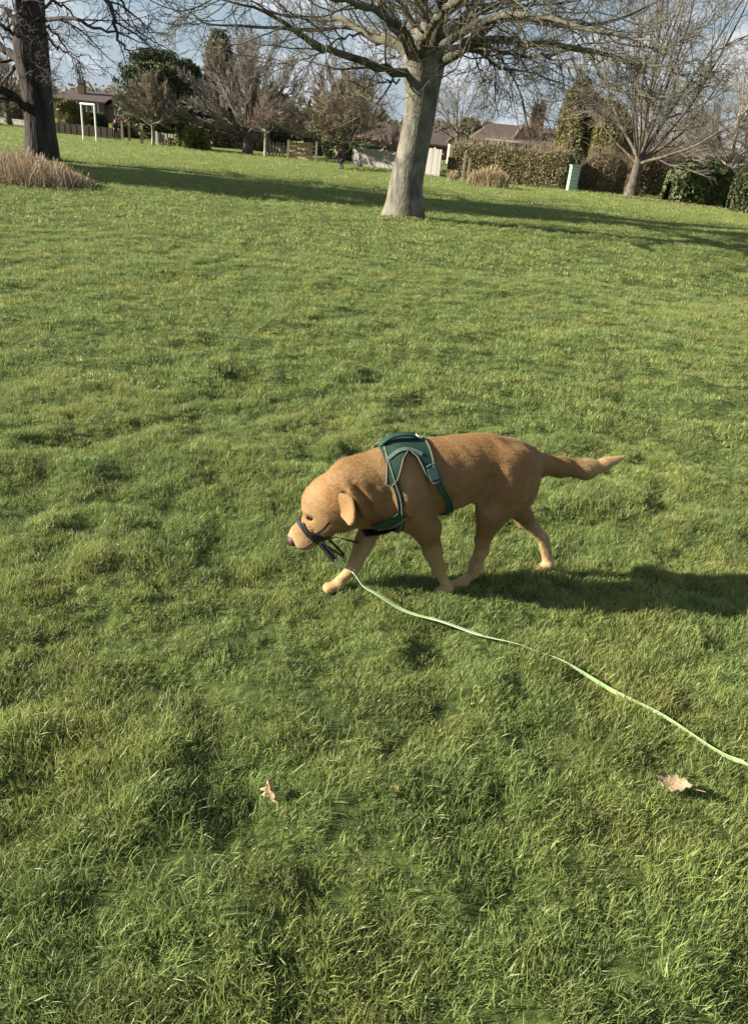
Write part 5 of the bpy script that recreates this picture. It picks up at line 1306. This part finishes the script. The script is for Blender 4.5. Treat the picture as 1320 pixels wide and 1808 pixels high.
Pp = np.array(P_) + np.array(N_) * .005 + np.array([-.011, 0, 0]); V, q = tubes(resample(Pp, 90)[None], np.full((1, 90), .0020), 5); link('piping', mesh('piping', V, q, smooth=True), M['piping'], har)
# breast panel and belly strap
P_ = []; N_ = []
for f in np.linspace(0, 1, 26):
    a = .375 - .295 * f; p, n_ = skin(a, -90, .010); P_.append(p - np.array([0, 0, .006 * math.sin(f * 3.14)])); N_.append(np.array([0, 0, -1.]))
ribbon('belly_strap', P_, N_, np.interp(np.linspace(0, 1, 26), [0, .25, .5, 1], [.085, .075, .035, .028]), .006, M['black_web'], har)
for s_ in (1, -1):
    P_ = []; N_ = []
    for f in np.linspace(0, 1, 20):
        p, n_ = skin(.278 + .075 * f, (-22 - 40 * f) if s_ > 0 else 180 + 22 + 40 * f, .009); P_.append(p); N_.append(n_)
    ribbon('breast_strap', P_, N_, .040, .004, M['green_web'], har)
    Pp = np.array(P_) + np.array(N_) * .006 + np.array([-.018, 0, -.004]); V, q = tubes(resample(Pp, 24)[None], np.full((1, 24), .0042), 5); link('piping', mesh('piping', V, q, smooth=True), M['piping'], har)
# grab handle, grey trim strips, buckles
hp = [skin(a, 90, .010 + h_)[0] for a, h_ in ((.332, 0), (.318, .008), (.290, .015), (.255, .016), (.222, .012), (.198, 0))]
hn = [np.array([0, 0, 1.])] * 40
ribbon('handle', resample(np.array(hp), 40), hn, .030, .006, M['green_web'], har)
for ph in (64, 116):
    P_ = []; N_ = []
    for f in np.linspace(0, 1, 24): p, n_ = skin(.322 - .115 * f, ph + (8 if ph < 90 else -8) * math.sin(f * 3.14), .0125); P_.append(p); N_.append(n_)
    ribbon('trim', P_, N_, .014, .002, M['grey_trim'], har)
for ph in (40, 140):
    p, n_ = skin(.176, ph, .012); t1 = np.array([-.25, 0, -.9 if ph < 90 else -.9]); t1 -= n_ * (t1 @ n_); t1 /= np.linalg.norm(t1); t2 = np.cross(n_, t1)
    A = np.stack([t2, t1, n_])
    bk = link('buckle', MB().add(boxv(.032, .044, .010) @ A + p, BOXF).mesh('buckle'), M['buckle'], har)
    for k in (-1, 1): V, q = tubes([[p + t1 * k * .030 - t2 * .016 + n_ * .003, p + t1 * k * .033 + n_ * .004, p + t1 * k * .030 + t2 * .016 + n_ * .003]], [[.0032] * 3], 6); link('slider', mesh('slider', V, q), M['grey_trim'], har)
p, n_ = skin(.200, 90, .016)
th = np.linspace(0, 2 * math.pi, 20); rp = p + np.stack([.0 * th - .004 + .011 * np.cos(th), .013 * np.sin(th), .004 + .006 * np.cos(th)], 1)
V, q = tubes(rp[None], np.full((1, 20), .0022), 6); link('ring', mesh('ring', V, q, smooth=True), M['metal'], har)

# ---- head collar
hc = bpy.data.objects.new('head_collar', None); COL.objects.link(hc); hc.parent = dog; hc['label'] = 'black head collar with a strap round the muzzle'
def ring_strap(c, ax, n, off, w, m, a0=0, a1=360):
    ax = np.array(ax, float); ax /= np.linalg.norm(ax); e1 = np.cross(ax, [0, 0, 1.]); e1 /= np.linalg.norm(e1); e2 = np.cross(e1, ax)
    P_ = []; N_ = []
    for t in np.linspace(R(a0), R(a1), n):
        d = e1 * math.cos(t) + e2 * math.sin(t); p, n_ = hit(np.array(c) + d * .3, -d)
        if p is None: continue
        P_.append(p + n_ * off); N_.append(n_)
    return ribbon('strap', P_, N_, w, .0022, m, hc)
mz = HD(.058, 0, -.064)
ring_strap(HF(.152, 0, .250), mz, 60, .004, .010, M['black_web'])
ring_strap(HF(.128, 0, .252), HD(.03, 0, -.09), 60, .005, .010, M['black_web'], 100, 300)
def line_strap(tab, w, off=.005):
    P_ = []; N_ = []
    for a, z in resample(np.array(tab, float), 34):
        p, n_ = hitH(a, z)
        if p is not None: P_.append(p + n_ * off); N_.append(n_)
    return ribbon('strap', P_, N_, w, .0022, M['black_web'], hc)
line_strap([(.165, .285), (.150, .272), (.132, .262), (.110, .256), (.090, .258)], .012)
line_strap([(.150, .262), (.132, .246), (.116, .232), (.104, .222)], .016)
line_strap([(.118, .262), (.098, .276), (.076, .300), (.058, .330)], .009)
line_strap([(.140, .250), (.118, .240), (.096, .236), (.070, .246)], .012)
line_strap([(.128, .268), (.106, .250), (.092, .232)], .018)
p, n_ = hitH(.098, .226)
c0 = HF(.098, .062, .222) if p is None else p + n_ * .006
dwn = HF(.033, .055, .165) - HF(.086, .055, .217)
hang = resample(np.array([c0 + (.0, .0, .014), c0, c0 + dwn * .35, c0 + dwn * .75, c0 + dwn * 1.1 + (0, 0, -.004)]), 26)
ribbon('hanging_strap', hang, [HD(.2, .95, .2)] * 26, .020, .004, M['black_web'], hc)
ribbon('hanging_strap', hang[6:] + (.006, .004, -.010), [HD(-.1, .97, .1)] * 20, .011, .003, M['black_web'], hc)
end_l = hang[-1]
th = np.linspace(0, 2 * math.pi, 20); rp = end_l + np.stack([-.004 + .009 * np.cos(th), 0 * th, -.006 + .009 * np.sin(th)], 1)
V, q = tubes(rp[None], np.full((1, 20), .0022), 6); link('ring', mesh('ring', V, q, smooth=True), M['metal'], hc)

# ------------------------------------------------------------------ the lead lying over the grass
mw = Matrix.LocRotScale(dog.location, dog.rotation_euler, None)
e0 = np.array(mw @ Vector(end_l)) + np.array([0, 0, -.012])
def lift(px, py, z): return G(px, py, z)
pl = [lift(619, 1004, .085), lift(634, 1022, .068), lift(655, 1042, .058), lift(700, 1068, .044), lift(760, 1092, .042), lift(830, 1112, .052), lift(900, 1134, .054), lift(950, 1148, .054), lift(1000, 1172, .050),
      lift(1100, 1225, .046), lift(1190, 1277, .044), lift(1285, 1332, .050), lift(1330, 1358, .065), lift(1450, 1420, .14), lift(1650, 1530, .25)]
lead = thing('lead', 'long pale green webbing lead trailing across the grass from the dog to the right edge', 'dog lead', (pl[3][0], pl[3][1], T(pl[3][0], pl[3][1])))
nL = 220
C = resample(np.array(pl), nL); tg = np.gradient(C, axis=0); tg /= np.linalg.norm(tg, axis=1, keepdims=True)
tw = np.interp(np.linspace(0, 1, nL), [0, .12, .3, .36, .42, .50, .56, .64, .72, .80, .9, 1], [.5, .2, .25, .05, .5, 1.25, .9, 1.35, 1.1, 1.4, .4, .2]) + .15 * np.sin(np.linspace(0, 22, nL))
up_ = np.array([0, 0, 1.]); sd_ = np.cross(tg, up_); sd_ /= np.linalg.norm(sd_, axis=1, keepdims=True); nu_ = np.cross(sd_, tg)
NN = nu_ * np.cos(tw)[:, None] - sd_ * np.sin(tw)[:, None]
C[:, 2] += -.005 + .007 * np.sin(np.linspace(0, 47, nL)) * np.linspace(0, 1, nL) ** .3
def world_ribbon(name, i0, i1, w, m, lift_=0.0, th=.0022):
    o = ribbon(name, C[i0:i1] + NN[i0:i1] * lift_, NN[i0:i1], w, th, m, None, soft=False)
    o.data.transform(Matrix.Translation(-lead.location)); o.parent = lead; return o
world_ribbon('webbing', 0, nL, .0165, M['lead'])
world_ribbon('reflective_band', 62, 84, .0170, M['lead_pale'], .0012)
world_ribbon('sewn_end', 0, 9, .021, M['lead_pale'], .0014)
link_ = resample(np.array([e0, e0 * .6 + C[0] * .4 + (0, 0, -.006), e0 * .25 + C[0] * .75 + (0, 0, -.003), C[0]]), 16) - np.array(lead.location)
V, q = tubes(link_[None], np.full((1, 16), .0028), 6); link('clip', mesh('clip', V, q, smooth=True), M['metal'], lead)

# ------------------------------------------------------------------ dry leaves on the grass
M['dry_leaf'] = mat('dry_leaf', (.25, .20, .125), (.18, .14, .09), 30, .8, .4, 80)
M['dry_leaf_tan'] = mat('dry_leaf_tan', (.36, .29, .165), (.28, .22, .125), 30, .8, .4, 80)
def dry_leaf(label, px, py, z, L_, W_, az, curl, tilt, m, seed):
    rg = np.random.default_rng(seed); nu, nv = 16, 9
    u = np.linspace(0, 1, nu); v = np.linspace(-1, 1, nv); U, Vv = np.meshgrid(u, v, indexing='ij')
    wid = W_ / 2 * np.sin(math.pi * np.clip(U, .02, .98)) ** .7 * (1 + .28 * np.sin(U * 24 + seed) * np.abs(Vv))
    y = Vv * wid; x = (U - .5) * L_
    zz = curl * (Vv ** 2) * wid + .010 * np.sin(U * 5 + seed) + .004 * rg.normal(size=U.shape) * np.abs(Vv) + curl * .5 * (U - .5) ** 2 * L_
    top = np.stack([x, y, zz], -1).reshape(-1, 3); bot = top - np.array([0, 0, .0012]); n0 = nu * nv
    idx = np.arange(n0).reshape(nu, nv)
    q = np.stack([idx[:-1, :-1], idx[1:, :-1], idx[1:, 1:], idx[:-1, 1:]], -1).reshape(-1, 4); qs = [q, q[:, ::-1] + n0]
    for e_ in (idx[0], idx[-1], idx[:, 0], idx[:, -1]): qs.append(np.stack([e_[:-1], e_[1:], e_[1:] + n0, e_[:-1] + n0], -1))
    p = G(px, py, z)
    t = thing('dry_leaf', label, 'leaf', p, az, 'dry leaves on the grass'); nz0 = Vector(tilt).normalized(); xa = Vector((math.cos(az), math.sin(az), 0)); xa = (xa - nz0 * xa.dot(nz0)).normalized(); ya = nz0.cross(xa); t.rotation_euler = Matrix((xa, ya, nz0)).transposed().to_euler()
    link('blade', mesh('blade', np.concatenate([top, bot]), np.concatenate(qs), smooth=True), m, t)
    V, q = tubes(resample(np.array([(-L_ * .85, 0, .006), (-L_ * .5, 0, .002), (0, 0, .011 * math.sin(2.5 + seed)), (L_ * .45, 0, .006)]), 14)[None], np.linspace(.0014, .0006, 14)[None], 5); link('stalk', mesh('stalk', V, q), m, t)
dry_leaf('biggest pale brown dry leaf lying flat below the lead at the right', 1190, 1384, .045, .095, .042, R(155), .7, (-.45, -.30, .85), M['dry_leaf'], 2)
dry_leaf('curled tan dry leaf standing upright in the grass left of centre', 487, 1396, .045, .062, .030, R(80), 1.6, (-.75, -.45, .5), M['dry_leaf_tan'], 5)
dry_leaf('small shrivelled tan leaf in the grass near the middle', 697, 1406, .05, .045, .025, R(30), 1.8, (-.5, -.3, .8), M['dry_leaf_tan'], 9)

# ------------------------------------------------------------------ two people far off
M['cloth_black'] = mat('cloth_black', (.022, .022, .028), (.035, .034, .04), 6, .85)
M['cloth_navy'] = mat('cloth_navy', (.03, .035, .06), None, 6, .85)
M['cloth_pink'] = mat('cloth_pink', (.30, .13, .14), (.22, .09, .10), 6, .85)
M['skin'] = mat('skin', (.50, .30, .22), None, 6, .6)
M['hair'] = mat('hair', (.06, .035, .022), None, 6, .7)
def person(name, label, px, py, facing, top_m, pants_m, size, bend, seed, scarf=None):
    p = G(px, py)
    t = thing(name, label, 'person', (p[0], p[1], T(p[0], p[1])), facing)
    Bp = Body((-.45, -.4, -.02), (.65, .4, 1.85), .022); s_ = Body.smin
    hip = np.array([-.10 * bend, 0, .90 - .10 * bend]); ch = hip + .46 * np.array([math.sin(bend), 0, math.cos(bend)]); nk = ch + .14 * np.array([math.sin(bend), 0, math.cos(bend)]); hd = nk + .15 * np.array([math.sin(bend * .7), 0, math.cos(bend * .7)])
    body = s_(Bp.cone(hip, ch, .135, .155, 1.15), Bp.cone(ch, nk, .14, .055, 1.2), .06); legs = None
    for k in (-1, 1):
        kn = np.array([.10 * bend + k * .05, k * .10, .48]); ft = np.array([-.05 + k * .09, k * .11, .07])
        l = s_(Bp.cone(hip + (0, k * .08, -.02), kn, .090, .064), Bp.cone(kn, ft, .062, .042), .03); l = s_(l, Bp.cone(ft, ft + (.15, 0, -.03), .045, .035), .03)
        legs = l if legs is None else s_(legs, l, .02)
        sh = ch + (0, k * .18, .06); el = sh + (.12 + .1 * bend, k * .06, -.27); hn = el + (.20, -k * .05, -.12 - .05 * bend)
        body = s_(body, s_(Bp.cone(sh, el, .058, .046), Bp.cone(el, hn, .045, .032), .02), .04)
        body = s_(body, Bp.cone(hn, hn + (.07, 0, -.03), .034, .022), .02)
    allb = s_(s_(body, legs, .05), s_(Bp.cone(nk, hd, .05, .05), Bp.ell(hd + (.01, 0, .02), (.095, .078, .115)), .03), .02)
    V, q = Bp.surface(allb); V = relax(V, q, 2)
    me = mesh('body', V * size, q, smooth=True)
    for m_ in (top_m, pants_m, M['skin']): me.materials.append(m_)
    c = V[q].mean(1); mi = np.zeros(len(q), int); mi[c[:, 2] < hip[2] - .02] = 1
    mi[np.linalg.norm(c - hd, axis=1) < .15] = 2
    for k in (-1, 1):
        hn = ch + (0, k * .18, .06) + np.array((.12 + .1 * bend, k * .06, -.27)) + np.array((.24, -k * .05, -.14 - .05 * bend)); mi[np.linalg.norm(c - hn, axis=1) < .09] = 2
    me.polygons.foreach_set('material_index', mi.astype(np.int32))
    link('body', me, None, t)
    h_ = blob('hair', (hd + (-.02, 0, .05)) * size, np.array((.105, .09, .10)) * size, M['hair'], t)
    if scarf is not None:
        a = ch + (.05, 0, .05); V, q = tubes(resample(np.array([a + (.0, .15, .08), a + (.10, .06, .02), a + (.10, -.06, .02), a + (.0, -.15, .08)]), 12)[None] * size, np.full((1, 12), .07 * size), 8); link('scarf', mesh('scarf', V, q, smooth=True), scarf, t)
        blob('hood', (ch + (.12, .06, -.08)) * size, np.array((.08, .10, .12)) * size, scarf, t)
    return t
person('person', 'person in dark clothes with a pink front stooping in front of the pale fence', 603, 299, R(185), M['cloth_black'], M['cloth_navy'], .62, 1.05, 1, M['cloth_pink'])
person('person', 'small far person in black standing right of the white goal frame', 205, 249, R(-60), M['cloth_black'], M['cloth_black'], .62, .25, 2)
p = G(634, 300)
bag = thing('bag', 'small black bag on the grass at the foot of the pale fence', 'bag', (p[0], p[1], T(p[0], p[1])))
Bb = Body((-.25, -.2, -.02), (.25, .2, .4), .02); V, q = Bb.surface(Bb.smin(Bb.ell((0, 0, .12), (.17, .11, .13)), Bb.ell((.04, 0, .2), (.11, .09, .09)), .05)); link('body', mesh('body', V, q, smooth=True), M['cloth_black'], bag)
V, q = tubes(resample(np.array([(-.10, 0, .2), (-.05, 0, .33), (.05, 0, .33), (.11, 0, .24)]), 14)[None], np.full((1, 14), .012), 6); link('handle', mesh('handle', V, q), M['cloth_black'], bag)
